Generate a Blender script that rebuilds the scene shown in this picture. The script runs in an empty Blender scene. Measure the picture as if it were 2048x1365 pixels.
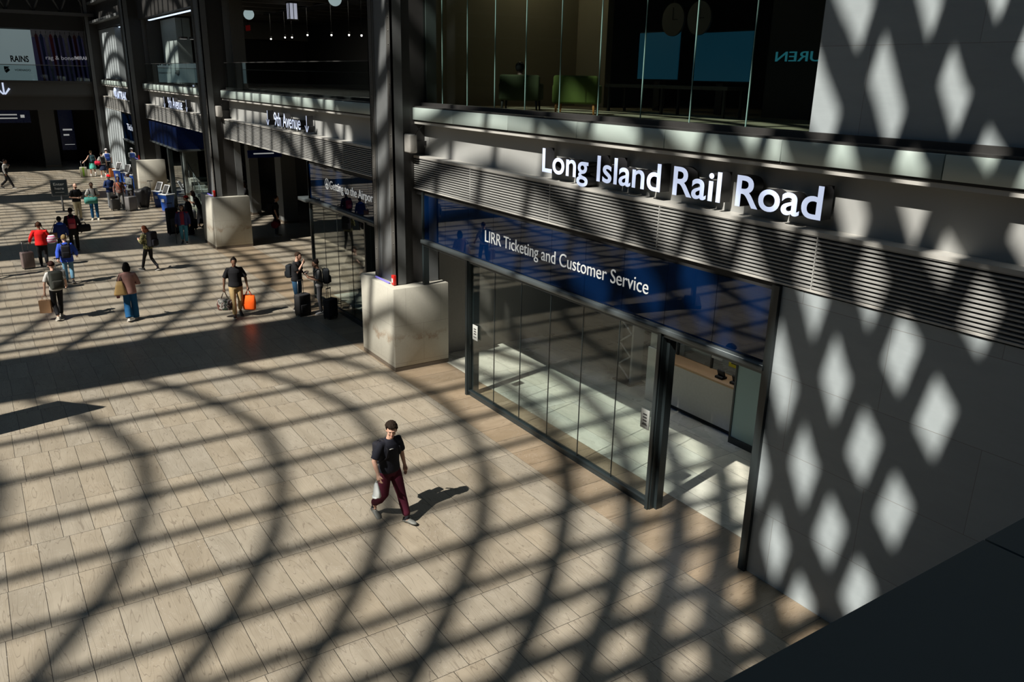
import bpy, bmesh, math, random
from mathutils import Vector, Matrix, Euler, Quaternion

# ------------------------------------------------------------------ camera, world, sun, exposure
sc = bpy.context.scene
COL = sc.collection
cam_d = bpy.data.cameras.new('camera')
cam = bpy.data.objects.new('camera', cam_d)
COL.objects.link(cam)
cam_d.sensor_width = 36.0
cam_d.lens = 28.297
cam_d.clip_end = 500
YAW, PIT, ROL = 0.590322, 0.315649, 0.0208798
_f = Vector((math.sin(YAW)*math.cos(PIT), math.cos(YAW)*math.cos(PIT), -math.sin(PIT)))
_r = Vector((math.cos(YAW), -math.sin(YAW), 0))
_u = _r.cross(_f)
_r2 = _r*math.cos(ROL) + _u*math.sin(ROL)
_u2 = -_r*math.sin(ROL) + _u*math.cos(ROL)
cam.matrix_world = Matrix(((_r2.x, _u2.x, -_f.x, 0), (_r2.y, _u2.y, -_f.y, 0), (_r2.z, _u2.z, -_f.z, 6.9), (0, 0, 0, 1)))
sc.camera = cam

world = bpy.data.worlds.new('world')
sc.world = world
world.use_nodes = True
bg = world.node_tree.nodes['Background']
bg.inputs[0].default_value = (0.42, 0.68, 1.0, 1)
bg.inputs[1].default_value = 0.42

KX, KY = 0.88, 0.20                      # horizontal travel of the sunlight per metre of fall
sun_d = bpy.data.lights.new('sun', 'SUN')
sun_d.energy = 8.0
sun_d.angle = math.radians(0.62)
sun_d.color = (1.0, 0.95, 0.86)
sun = bpy.data.objects.new('sun', sun_d)
COL.objects.link(sun)
sun.rotation_mode = 'QUATERNION'
sun.rotation_quaternion = Vector((KX, KY, -1)).to_track_quat('-Z', 'Y')
sun.location = (-20, -4, 40)

sc.view_settings.view_transform = 'Standard'
sc.view_settings.look = 'None'
sc.view_settings.exposure = 0.0
sc.view_settings.gamma = 1.0
sc.view_settings.use_curve_mapping = False
cy = sc.cycles
cy.max_bounces = 7
cy.diffuse_bounces = 3
cy.glossy_bounces = 3
cy.transmission_bounces = 4
cy.transparent_max_bounces = 12
cy.caustics_reflective = False
cy.caustics_refractive = False
cy.use_denoising = True
cy.use_adaptive_sampling = True
cy.adaptive_threshold = 0.02
cy.sample_clamp_indirect = 4.0

R = math.radians
rnd = random.Random(7)

# ------------------------------------------------------------------ material helpers
class NT:
    def __init__(s, name):
        s.m = bpy.data.materials.new(name); s.m.use_nodes = True
        s.t = s.m.node_tree; s.n = s.t.nodes; s.l = s.t.links
        s.b = s.n['Principled BSDF']; s.out = s.n['Material Output']
    def node(s, typ, **kw):
        n = s.n.new(typ)
        for k, v in kw.items(): setattr(n, k, v)
        return n
    def put(s, sock, v):
        if isinstance(v, bpy.types.NodeSocket): s.l.new(v, sock)
        elif v is not None: sock.default_value = v
    def math(s, op, a, b=None, c=None):
        n = s.node('ShaderNodeMath', operation=op)
        s.put(n.inputs[0], a)
        if b is not None: s.put(n.inputs[1], b)
        if c is not None: s.put(n.inputs[2], c)
        return n.outputs[0]
    def mix(s, f, a, b, blend='MIX'):
        n = s.node('ShaderNodeMix', data_type='RGBA', blend_type=blend)
        s.put(n.inputs[0], f); s.put(n.inputs[6], a); s.put(n.inputs[7], b)
        return n.outputs[2]
    def coord(s): return s.node('ShaderNodeTexCoord').outputs['Object']
    def scale(s, v, sc_):
        n = s.node('ShaderNodeMapping'); s.l.new(v, n.inputs[0]); n.inputs[3].default_value = sc_
        return n.outputs[0]
    def noise(s, v, scale=5, detail=3, rough=0.5, dist=0.0):
        n = s.node('ShaderNodeTexNoise'); s.l.new(v, n.inputs['Vector'])
        n.inputs['Scale'].default_value = scale; n.inputs['Detail'].default_value = detail
        n.inputs['Roughness'].default_value = rough; n.inputs['Distortion'].default_value = dist
        return n.outputs[0]
    def ramp(s, f, stops):
        n = s.node('ShaderNodeValToRGB'); s.l.new(f, n.inputs[0])
        el = n.color_ramp.elements
        while len(el) < len(stops): el.new(0.5)
        for e, (p, c) in zip(el, stops):
            e.position = p; e.color = tuple(c) + (1,) if len(c) == 3 else c
        return n.outputs[0]
    def bump(s, h, strength=0.2, dist=0.01):
        n = s.node('ShaderNodeBump'); s.l.new(h, n.inputs['Height'])
        n.inputs['Strength'].default_value = strength; n.inputs['Distance'].default_value = dist
        s.l.new(n.outputs[0], s.b.inputs['Normal'])

def rgb(r, g, b): return (r, g, b, 1)

MATS = {}
def plain(name, c, rough=0.7, metal=0.0, spec=0.5, var=0.12, scale=18, bump=0.0, emit=None, es=0.0):
    """a surface with a little procedural variation"""
    if name in MATS: return MATS[name]
    t = NT(name)
    v = t.coord()
    n = t.noise(v, scale, 4, 0.6)
    a = rgb(*[x*(1-var) for x in c]); b = rgb(*[min(1, x*(1+var)) for x in c])
    t.put(t.b.inputs['Base Color'], t.mix(n, a, b))
    t.b.inputs['Roughness'].default_value = rough
    t.b.inputs['Metallic'].default_value = metal
    t.b.inputs['Specular IOR Level'].default_value = spec
    if bump: t.bump(n, bump, 0.01)
    if emit:
        t.b.inputs['Emission Color'].default_value = rgb(*emit)
        t.b.inputs['Emission Strength'].default_value = es
    MATS[name] = t.m
    return t.m

def tiles_mat(name, px, py, ox, oy, base, dark, vein, grout, rough=0.32, along='y', stagger=0.5, gw=0.008, heavy=0, tilevar=0.16):
    t = NT(name)
    co = t.node('ShaderNodeSeparateXYZ'); t.l.new(t.coord(), co.inputs[0])
    x, y = co.outputs[0], co.outputs[1]
    if along == 'x': x, y = y, x
    v = t.math('DIVIDE', t.math('SUBTRACT', y, oy), py)
    row = t.math('FLOOR', v)
    sh = t.math('FRACT', t.math('MULTIPLY', t.math('SINE', t.math('MULTIPLY', row, 12.9898)), 43.7585))
    u = t.math('ADD', t.math('DIVIDE', t.math('SUBTRACT', x, ox), px), t.math('MULTIPLY', sh, stagger))
    colm = t.math('FLOOR', u)
    fu = t.math('FRACT', u); fv = t.math('FRACT', v)
    du = t.math('MULTIPLY', t.math('MINIMUM', fu, t.math('SUBTRACT', 1.0, fu)), px)
    dv = t.math('MULTIPLY', t.math('MINIMUM', fv, t.math('SUBTRACT', 1.0, fv)), py)
    g = t.math('LESS_THAN', t.math('MINIMUM', du, dv), gw*0.5)
    wn = t.node('ShaderNodeTexWhiteNoise', noise_dimensions='2D')
    cx = t.node('ShaderNodeCombineXYZ'); t.l.new(colm, cx.inputs[0]); t.l.new(row, cx.inputs[1]); t.l.new(cx.outputs[0], wn.inputs[0])
    rv = wn.outputs[0]
    # veining runs along the long side of each slab, shifted per slab
    cv = t.node('ShaderNodeCombineXYZ')
    t.l.new(t.math('ADD', x, t.math('MULTIPLY', rv, 7.3)), cv.inputs[0])
    t.l.new(t.math('MULTIPLY', y, 0.30), cv.inputs[1])
    t.l.new(t.math('MULTIPLY', rv, 31.0), cv.inputs[2])
    n1 = t.noise(cv.outputs[0], 3.0, 5, 0.6, 0.6)
    cw = t.node('ShaderNodeCombineXYZ'); t.l.new(t.math('ADD', x, t.math('MULTIPLY', rv, 7.3)), cw.inputs[0]); t.l.new(t.math('MULTIPLY', y, 0.10), cw.inputs[1]); t.l.new(t.math('MULTIPLY', rv, 31.0), cw.inputs[2])
    n2 = t.noise(cw.outputs[0], 5.0, 1.8, 0.5, 0.18)
    n1c = t.ramp(n1, [(0.30, dark), (0.62, base)])
    lines = t.math('ABSOLUTE', t.math('SUBTRACT', t.math('FRACT', t.math('MULTIPLY', n2, 15.0)), 0.5))
    lf = t.math('MULTIPLY', t.math('LESS_THAN', lines, 0.055), 0.50)
    c = t.mix(lf, n1c, rgb(*vein))
    tv = t.math('ADD', 1.0 - tilevar, t.math('MULTIPLY', rv, 2*tilevar))
    hs = t.node('ShaderNodeHueSaturation'); t.l.new(c, hs.inputs['Color']); t.l.new(tv, hs.inputs['Value'])
    hs.inputs['Saturation'].default_value = 1.0
    wv = t.node('ShaderNodeTexWhiteNoise', noise_dimensions='3D'); cx2 = t.node('ShaderNodeCombineXYZ'); t.l.new(row, cx2.inputs[0]); t.l.new(colm, cx2.inputs[1]); cx2.inputs[2].default_value = 3.7; t.l.new(cx2.outputs[0], wv.inputs[0])
    tint = t.mix(wv.outputs[0], rgb(1.01, 0.99, 0.96), rgb(0.98, 1.0, 1.025))
    hs3 = t.mix(1.0, hs.outputs[0], tint, 'MULTIPLY')
    c2 = t.mix(g, hs3, rgb(*grout))
    # scuffs
    sc1 = t.noise(t.coord(), 0.8, 6, 0.75, 1.5)
    sf = t.math('MULTIPLY', t.math('LESS_THAN', t.math('ABSOLUTE', t.math('SUBTRACT', sc1, 0.5)), 0.0012), 0.35)
    c3 = t.mix(sf, c2, rgb(0.62, 0.60, 0.56))
    t.put(t.b.inputs['Base Color'], c3)
    rr = t.math('ADD', rough, t.math('MULTIPLY', t.math('SUBTRACT', t.noise(t.coord(), 1.3, 3), 0.5), 0.12))
    t.put(t.b.inputs['Roughness'], rr)
    t.b.inputs['Specular IOR Level'].default_value = 0.45
    t.bump(t.math('SUBTRACT', 1.0, g), 0.3, 0.004)
    MATS[name] = t.m
    return t.m

M_FLOOR = tiles_mat('floor_stone', 0.435, 1.16, 0.06, 5.90, (0.305, 0.267, 0.210), (0.245, 0.212, 0.163), (0.13, 0.105, 0.08), (0.035, 0.03, 0.025), rough=0.36, stagger=0.5, tilevar=0.07)
M_BORDER = tiles_mat('floor_border_stone', 0.58, 1.46, 5.90+0.0, 7.90, (0.275, 0.215, 0.15), (0.215, 0.165, 0.11), (0.13, 0.095, 0.06), (0.03, 0.025, 0.02), rough=0.34, along='x', stagger=0.0)
M_MARBLE = tiles_mat('pale_hall_marble', 0.62, 1.24, 9.36, 5.78, (0.56, 0.56, 0.49), (0.44, 0.45, 0.39), (0.36, 0.37, 0.32), (0.12, 0.12, 0.11), rough=0.28, stagger=0.5, tilevar=0.08)

def stone_wall_mat(name, c1, c2, pz, py, oz, line, rough=0.55):
    t = NT(name)
    co = t.node('ShaderNodeSeparateXYZ'); t.l.new(t.coord(), co.inputs[0])
    v = t.math('DIVIDE', t.math('SUBTRACT', co.outputs[2], oz), pz)
    row = t.math('FLOOR', v)
    hx = t.math('ADD', co.outputs[1], t.math('MULTIPLY', co.outputs[0], 1.0))
    u = t.math('ADD', t.math('DIVIDE', hx, py), t.math('MULTIPLY', row, 0.5))
    fu = t.math('FRACT', u); fv = t.math('FRACT', v)
    du = t.math('MULTIPLY', t.math('MINIMUM', fu, t.math('SUBTRACT', 1.0, fu)), py)
    dv = t.math('MULTIPLY', t.math('MINIMUM', fv, t.math('SUBTRACT', 1.0, fv)), pz)
    g = t.math('LESS_THAN', t.math('MINIMUM', du, dv), 0.004)
    wn = t.node('ShaderNodeTexWhiteNoise', noise_dimensions='2D')
    cx = t.node('ShaderNodeCombineXYZ'); t.l.new(t.math('FLOOR', u), cx.inputs[0]); t.l.new(row, cx.inputs[1]); t.l.new(cx.outputs[0], wn.inputs[0])
    cv = t.node('ShaderNodeCombineXYZ')
    t.l.new(co.outputs[0], cv.inputs[0]); t.l.new(t.math('MULTIPLY', co.outputs[1], 0.22), cv.inputs[1])
    t.l.new(t.math('ADD', co.outputs[2], t.math('MULTIPLY', wn.outputs[0], 9.0)), cv.inputs[2])
    n = t.noise(cv.outputs[0], 6.0, 6, 0.7, 0.5)
    c = t.mix(n, rgb(*c1), rgb(*c2))
    hs = t.node('ShaderNodeHueSaturation'); t.l.new(c, hs.inputs['Color'])
    t.l.new(t.math('ADD', 0.94, t.math('MULTIPLY', wn.outputs[0], 0.12)), hs.inputs['Value'])
    t.put(t.b.inputs['Base Color'], t.mix(g, hs.outputs[0], rgb(*line)))
    t.b.inputs['Roughness'].default_value = rough
    t.bump(t.math('ADD', t.math('MULTIPLY', n, 0.5), t.math('MULTIPLY', t.math('SUBTRACT', 1.0, g), 1.0)), 0.25, 0.004)
    MATS[name] = t.m
    return t.m
M_WALL = stone_wall_mat('grey_stone_wall', (0.27, 0.305, 0.32), (0.355, 0.395, 0.41), 1.05, 2.5, 0.0, (0.22, 0.225, 0.22))

def plinth_mat():
    t = NT('plinth_stone')
    co = t.node('ShaderNodeSeparateXYZ'); t.l.new(t.coord(), co.inputs[0])
    z = co.outputs[2]
    n = t.noise(t.coord(), 2.6, 6, 0.65, 0.3)
    n2 = t.noise(t.coord(), 22, 4, 0.6)
    c = t.mix(n2, rgb(0.38, 0.365, 0.31), rgb(0.46, 0.445, 0.385))
    # grubby brown rub marks with ragged edges at hand and luggage height
    zz = t.math('ADD', z, t.math('MULTIPLY', t.math('SUBTRACT', n, 0.5), 1.2))
    mk = t.ramp(zz, [(0.0, (0, 0, 0)), (0.72, (0, 0, 0)), (0.86, (1, 1, 1)), (1.0, (0, 0, 0))])
    mk2 = t.math('MULTIPLY', mk, t.ramp(n, [(0.42, (0, 0, 0)), (0.6, (1, 1, 1))]))
    c = t.mix(t.math('MULTIPLY', mk2, 0.75), c, rgb(0.23, 0.15, 0.09))
    fz = t.math('FRACT', t.math('DIVIDE', t.math('SUBTRACT', z, 0.2), 0.95))
    hx = t.math('ADD', co.outputs[0], co.outputs[1])
    fu = t.math('FRACT', t.math('ADD', t.math('DIVIDE', hx, 0.95), t.math('MULTIPLY', t.math('FLOOR', t.math('DIVIDE', t.math('SUBTRACT', z, 0.2), 0.95)), 0.5)))
    g = t.math('LESS_THAN', t.math('MINIMUM', fz, fu), 0.006)
    t.put(t.b.inputs['Base Color'], t.mix(g, c, rgb(0.25, 0.23, 0.20)))
    t.b.inputs['Roughness'].default_value = 0.6
    t.bump(n2, 0.15, 0.004)
    MATS['plinth_stone'] = t.m
    return t.m
M_PLINTH = plinth_mat()
M_PLBASE = plain('plinth_skirting', (0.10, 0.08, 0.06), 0.5)
M_STEEL = plain('grey_painted_steel', (0.13, 0.137, 0.14), 0.38, 0.0, 0.5, 0.10, 6)
M_STEELD = plain('dark_painted_steel', (0.036, 0.035, 0.034), 0.42, 0.0, 0.5, 0.12, 6)
M_RIVET = plain('rivet_strip_steel', (0.075, 0.073, 0.068), 0.40, 0.0, 0.5, 0.15, 8)
M_FASCIA = plain('brushed_fascia_panel', (0.335, 0.34, 0.33), 0.45, 0.0, 0.5, 0.05, 2)
M_LEDGE = plain('satin_ledge_metal', (0.44, 0.43, 0.40), 0.4, 0.0, 0.5, 0.06, 4)
M_LOUV = plain('louvre_aluminium', (0.30, 0.30, 0.29), 0.38, 0.0, 0.6, 0.06, 5)
M_BLACK = plain('black_recess', (0.012, 0.012, 0.012), 0.7)
M_FRAME = plain('dark_slate_mullion', (0.018, 0.025, 0.027), 0.35, 0.0, 0.5, 0.08, 5)
M_TRANSOM = plain('transom_steel', (0.085, 0.10, 0.105), 0.3, 0.3, 0.5, 0.08, 3)
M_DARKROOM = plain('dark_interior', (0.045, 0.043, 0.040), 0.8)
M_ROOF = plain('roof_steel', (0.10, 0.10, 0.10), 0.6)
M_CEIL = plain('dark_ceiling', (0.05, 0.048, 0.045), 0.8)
M_SLAB = plain('parapet_slate', (0.065, 0.092, 0.10), 0.7, var=0.06, scale=3)

def band_mat():
    t = NT('back_painted_glass_band')
    n = t.noise(t.coord(), 1.2, 2)
    t.put(t.b.inputs['Base Color'], t.mix(n, rgb(0.33, 0.40, 0.375), rgb(0.38, 0.44, 0.41)))
    t.b.inputs['Roughness'].default_value = 0.35
    return t.m
M_BAND = band_mat()

def schlick(t, k=1.0):
    g = t.node('ShaderNodeNewGeometry')
    d = t.node('ShaderNodeVectorMath', operation='DOT_PRODUCT'); t.l.new(g.outputs['Normal'], d.inputs[0]); t.l.new(g.outputs['Incoming'], d.inputs[1])
    c = t.math('SUBTRACT', 1.0, t.math('ABSOLUTE', d.outputs['Value']))
    return t.math('MINIMUM', t.math('MULTIPLY', t.math('ADD', 0.04, t.math('MULTIPLY', 0.96, t.math('POWER', c, 5.0))), k), 1.0)
def glass_mat(name, tint, ior=1.5, rough=0.0, refl=1.0):
    t = NT(name)
    t.n.remove(t.b)
    tr = t.node('ShaderNodeBsdfTransparent'); tr.inputs[0].default_value = rgb(*tint)
    gl = t.node('ShaderNodeBsdfGlossy'); gl.inputs[0].default_value = rgb(0.92, 0.95, 0.95); gl.inputs[1].default_value = rough
    f = schlick(t, refl)
    mx = t.node('ShaderNodeMixShader'); t.l.new(f, mx.inputs[0]); t.l.new(tr.outputs[0], mx.inputs[1]); t.l.new(gl.outputs[0], mx.inputs[2])
    t.l.new(mx.outputs[0], t.out.inputs[0])
    MATS[name] = t.m
    return t.m
M_GLASS = glass_mat('clear_glass', (0.88, 0.91, 0.90), 1.5, 0.0, 1.2)
M_GLASSU = glass_mat('upper_glass', (0.80, 0.86, 0.84), 1.5, 0.0, 1.0)
M_BALGL = glass_mat('balustrade_glass', (0.82, 0.87, 0.87), 1.5, 0.0, 1.2)
M_EDGE = plain('green_glass_edge', (0.20, 0.34, 0.31), 0.25)

def blue_mat():
    t = NT('blue_sign_glass')
    t.n.remove(t.b)
    n = t.noise(t.scale(t.coord(), (1, 0.25, 0.5)), 1.0, 2)
    tr = t.node('ShaderNodeBsdfTransparent')
    t.l.new(t.mix(n, rgb(0.07, 0.15, 0.34), rgb(0.11, 0.21, 0.44)), tr.inputs[0])
    df = t.node('ShaderNodeBsdfDiffuse'); t.l.new(t.mix(n, rgb(0.001, 0.007, 0.028), rgb(0.002, 0.018, 0.075)), df.inputs[0])
    m0 = t.node('ShaderNodeMixShader'); m0.inputs[0].default_value = 0.65
    t.l.new(tr.outputs[0], m0.inputs[1]); t.l.new(df.outputs[0], m0.inputs[2])
    gl = t.node('ShaderNodeBsdfGlossy'); gl.inputs[0].default_value = rgb(0.85, 0.9, 1.0); gl.inputs[1].default_value = 0.01
    mx = t.node('ShaderNodeMixShader'); t.l.new(schlick(t, 1.6), mx.inputs[0]); t.l.new(m0.outputs[0], mx.inputs[1]); t.l.new(gl.outputs[0], mx.inputs[2])
    t.l.new(mx.outputs[0], t.out.inputs[0])
    return t.m
M_BLUE = blue_mat()
def emit_mat(name, c, s):
    if name in MATS: return MATS[name]
    t = NT(name)
    n = t.noise(t.coord(), 1.5, 2)
    t.put(t.b.inputs['Emission Color'], t.mix(n, rgb(*[x*0.9 for x in c]), rgb(*c)))
    t.b.inputs['Base Color'].default_value = rgb(*[x*0.5 for x in c])
    t.b.inputs['Emission Strength'].default_value = s
    MATS[name] = t.m
    return t.m

# ------------------------------------------------------------------ mesh helpers
class MB:
    """collects shapes into one mesh; each shape takes a material slot index"""
    def __init__(s): s.bm = bmesh.new()
    def _fin(s, verts, mi, smooth=False):
        fs = set()
        for v in verts:
            for f in v.link_faces: fs.add(f)
        for f in fs:
            f.material_index = mi; f.smooth = smooth
        return s
    def box(s, x0, x1, y0, y1, z0, z1, mi=0, bev=0.0, rot=None, seg=2):
        r = bmesh.ops.create_cube(s.bm, size=1.0)
        vs = r['verts']
        for v in vs:
            v.co = Vector((x0 + (v.co.x+.5)*(x1-x0), y0 + (v.co.y+.5)*(y1-y0), z0 + (v.co.z+.5)*(z1-z0)))
        if rot is not None:
            c = Vector(((x0+x1)/2, (y0+y1)/2, (z0+z1)/2))
            for v in vs: v.co = c + rot @ (v.co - c)
        if bev > 0:
            es = list({e for v in vs for e in v.link_edges})
            b = bmesh.ops.bevel(s.bm, geom=es, offset=bev, segments=seg, affect='EDGES', profile=0.5)
            fs = {f for v in b['verts'] for f in v.link_faces} | {f for f in b['faces']}
            for f in fs: f.material_index = mi; f.smooth = True
            return s
        return s._fin(vs, mi)
    def tube(s, pts, rad, n=10, mi=0, cap=True, smooth=True, ell=None):
        """tube through points; rad number or list; ell = list of (a,b) scale per ring"""
        pts = [Vector(p) for p in pts]
        m = len(pts)
        if not hasattr(rad, '__len__'): rad = [rad]*m
        rings = []
        ref = None
        for i, p in enumerate(pts):
            d = (pts[min(i+1, m-1)] - pts[max(i-1, 0)]).normalized()
            if ref is None:
                ref = Vector((1, 0, 0)) if abs(d.x) < 0.9 else Vector((0, 1, 0))
            a = (ref - d*ref.dot(d)).normalized(); b = d.cross(a); ref = a
            ea, eb = (1, 1) if ell is None else ell[i]
            rings.append([s.bm.verts.new(p + a*(rad[i]*ea*math.cos(2*math.pi*k/n)) + b*(rad[i]*eb*math.sin(2*math.pi*k/n))) for k in range(n)])
        fs = []
        for i in range(m-1):
            for k in range(n):
                fs.append(s.bm.faces.new((rings[i][k], rings[i][(k+1) % n], rings[i+1][(k+1) % n], rings[i+1][k])))
        if cap:
            fs.append(s.bm.faces.new(rings[0][::-1])); fs.append(s.bm.faces.new(rings[-1]))
        for f in fs: f.material_index = mi; f.smooth = smooth
        return s
    def loft(s, rings, n=20, mi=0, smooth=True, pw=2.0):
        """horizontal superellipse rings (cx,cy,z,rx,ry)"""
        R_ = []
        for cx, cy_, z, rx, ry in rings:
            ring = []
            for k in range(n):
                a = 2*math.pi*k/n
                c, q = math.cos(a), math.sin(a)
                ring.append(s.bm.verts.new((cx + rx*math.copysign(abs(c)**(2/pw), c), cy_ + ry*math.copysign(abs(q)**(2/pw), q), z)))
            R_.append(ring)
        fs = []
        for i in range(len(R_)-1):
            for k in range(n):
                fs.append(s.bm.faces.new((R_[i][k], R_[i][(k+1) % n], R_[i+1][(k+1) % n], R_[i+1][k])))
        fs.append(s.bm.faces.new(R_[0][::-1])); fs.append(s.bm.faces.new(R_[-1]))
        for f in fs: f.material_index = mi; f.smooth = smooth
        return s
    def ball(s, c, r, mi=0, u=16, v=10, fn=None, rot=None):
        q = bmesh.ops.create_uvsphere(s.bm, u_segments=u, v_segments=v, radius=1.0)
        rr = r if hasattr(r, '__len__') else (r, r, r)
        for w in q['verts']:
            p = Vector((w.co.x*rr[0], w.co.y*rr[1], w.co.z*rr[2]))
            if fn: p = fn(p)
            if rot is not None: p = rot @ p
            w.co = Vector(c) + p
        return s._fin(q['verts'], mi, True)
    def cyl(s, c, r, h, axis='z', n=20, mi=0):
        d = {'x': Vector((1, 0, 0)), 'y': Vector((0, 1, 0)), 'z': Vector((0, 0, 1))}[axis]
        c = Vector(c)
        s.tube([c - d*h/2, c + d*h/2], r, n, mi, True, False)
        return s
    def quad(s, a, b, c, d, mi=0):
        f = s.bm.faces.new([s.bm.verts.new(p) for p in (a, b, c, d)]); f.material_index = mi
        return s
    def prism(s, pts2, z0, z1, mi=0, plane='xy'):
        def mk(p, h):
            if plane == 'xy': return (p[0], p[1], h)
            if plane == 'yz': return (h, p[0], p[1])
            return (p[0], h, p[1])
        a = [s.bm.verts.new(mk(p, z0)) for p in pts2]; b = [s.bm.verts.new(mk(p, z1)) for p in pts2]
        n = len(a)
        fs = [s.bm.faces.new(a[::-1]), s.bm.faces.new(b)]
        for i in range(n): fs.append(s.bm.faces.new((a[i], a[(i+1) % n], b[(i+1) % n], b[i])))
        for f in fs: f.material_index = mi
        return s
    def obj(s, name, mats, parent=None, loc=None):
        bmesh.ops.recalc_face_normals(s.bm, faces=s.bm.faces[:])
        me = bpy.data.meshes.new(name); s.bm.to_mesh(me); s.bm.free()
        for m in (mats if isinstance(mats, (list, tuple)) else [mats]): me.materials.append(m)
        o = bpy.data.objects.new(name, me); COL.objects.link(o)
        if parent is not None: o.parent = parent
        if loc is not None: o.location = loc
        return o

def tag(o, label=None, cat=None, group=None, kind=None):
    if label: o['label'] = label
    if cat: o['category'] = cat
    if group: o['group'] = group
    if kind: o['kind'] = kind
    return o
def thing(name, label, cat, loc=(0, 0, 0), rz=0.0, group=None):
    o = bpy.data.objects.new(name, None); COL.objects.link(o)
    o.empty_display_size = 0.1
    o.location = loc; o.rotation_euler = (0, 0, rz)
    return tag(o, label, cat, group)
def struct(o): o['kind'] = 'structure'; return o
def copy_tree(o, parent=None, loc=None, rz=None, label=None):
    c = o.copy(); COL.objects.link(c)
    if parent is not None: c.parent = parent
    if loc is not None: c.location = loc
    if rz is not None: c.rotation_euler = (0, 0, rz)
    if label: c['label'] = label
    for ch in list(o.children): copy_tree(ch, c)
    return c

# text on planes
_font_cache = {}
def glyph_mesh(s, extrude, bold, spacing=1.0):
    cu = bpy.data.curves.new('t', 'FONT'); cu.body = s; cu.extrude = extrude; cu.offset = bold; cu.space_character = spacing
    cu.resolution_u = 6
    o = bpy.data.objects.new('t', cu); COL.objects.link(o)
    dg = bpy.context.evaluated_depsgraph_get()
    me = bpy.data.meshes.new_from_object(o.evaluated_get(dg))
    bpy.data.objects.remove(o); bpy.data.curves.remove(cu)
    return me
def bounds(me):
    xs = [v.co.x for v in me.vertices]; ys = [v.co.y for v in me.vertices]
    return (min(xs), max(xs), min(ys), max(ys)) if xs else (0, 0, 0, 0)
def lettering(parent, text, origin, xdir, ydir, width, cap, depth, mats, bold=0.0, per_letter=True, name='letter'):
    """text whose left baseline end is origin, stretched to width and cap height"""
    full = glyph_mesh(text, 0.0, bold); x0, x1, _, _ = bounds(full)
    capm = glyph_mesh('H', 0.0, bold); _, _, c0, c1 = bounds(capm)
    sx = width/(x1-x0); sy = cap/(c1-c0)
    xd, yd = Vector(xdir).normalized(), Vector(ydir).normalized(); nd = xd.cross(yd)
    out = []
    groups = [(text, 0.0)] if not per_letter else []
    if per_letter:
        for i, ch in enumerate(text):
            if ch == ' ': continue
            pm = glyph_mesh(text[:i+1], 0.0, bold); g = glyph_mesh(ch, 0.0, bold)
            groups.append((ch, bounds(pm)[1] - bounds(g)[1]))
    for ch, off in groups:
        me = glyph_mesh(ch, 0.5, bold)
        for v in me.vertices:
            p = Vector(origin) + xd*((v.co.x + off - x0)*sx) + yd*((v.co.y - c0)*sy) + nd*((v.co.z + 0.5)*depth)
            v.co = p
        me.materials.clear()
        for m in mats: me.materials.append(m)
        me.update()
        for f in me.polygons:
            f.material_index = 0 if f.normal.dot(nd) > 0.9 or len(mats) == 1 else 1
        o = bpy.data.objects.new(name, me); COL.objects.link(o)
        if parent is not None:
            o.parent = parent
            o.matrix_parent_inverse = Matrix.Identity(4)
            for v in me.vertices: v.co = v.co - Vector(parent.location)
        out.append(o)
    return out

# ------------------------------------------------------------------ the big structure
XF = 8.72
struct(MB().box(-31, 7.90, -8, 82, -0.3, 0.0).obj('floor', M_FLOOR))
struct(MB().box(7.90, 9.36, -8, 82, -0.3, 0.0).obj('floor.001', M_BORDER))
struct(MB().box(9.36, 26, -8, 24.6, -0.3, 0.0).obj('floor.002', M_MARBLE))
struct(MB().box(9.36, 26, 24.6, 82, -0.3, 0.0).obj('floor.003', M_FLOOR))
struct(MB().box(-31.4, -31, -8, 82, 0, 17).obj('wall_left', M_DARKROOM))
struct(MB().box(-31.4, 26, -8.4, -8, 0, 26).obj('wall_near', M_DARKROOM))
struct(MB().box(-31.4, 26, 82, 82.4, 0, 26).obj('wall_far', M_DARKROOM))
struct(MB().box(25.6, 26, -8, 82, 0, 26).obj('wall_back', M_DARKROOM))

# lower stone wall at the right end of the facade, upper stone wall set back above the ledge
struct(MB().box(XF, XF+0.9, 0.5, 6.66, 0, 4.36).obj('wall_right', M_WALL))
struct(MB().box(8.98, 9.9, 0.5, 6.72, 6.20, 16).obj('wall_right_upper', M_WALL))

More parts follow.
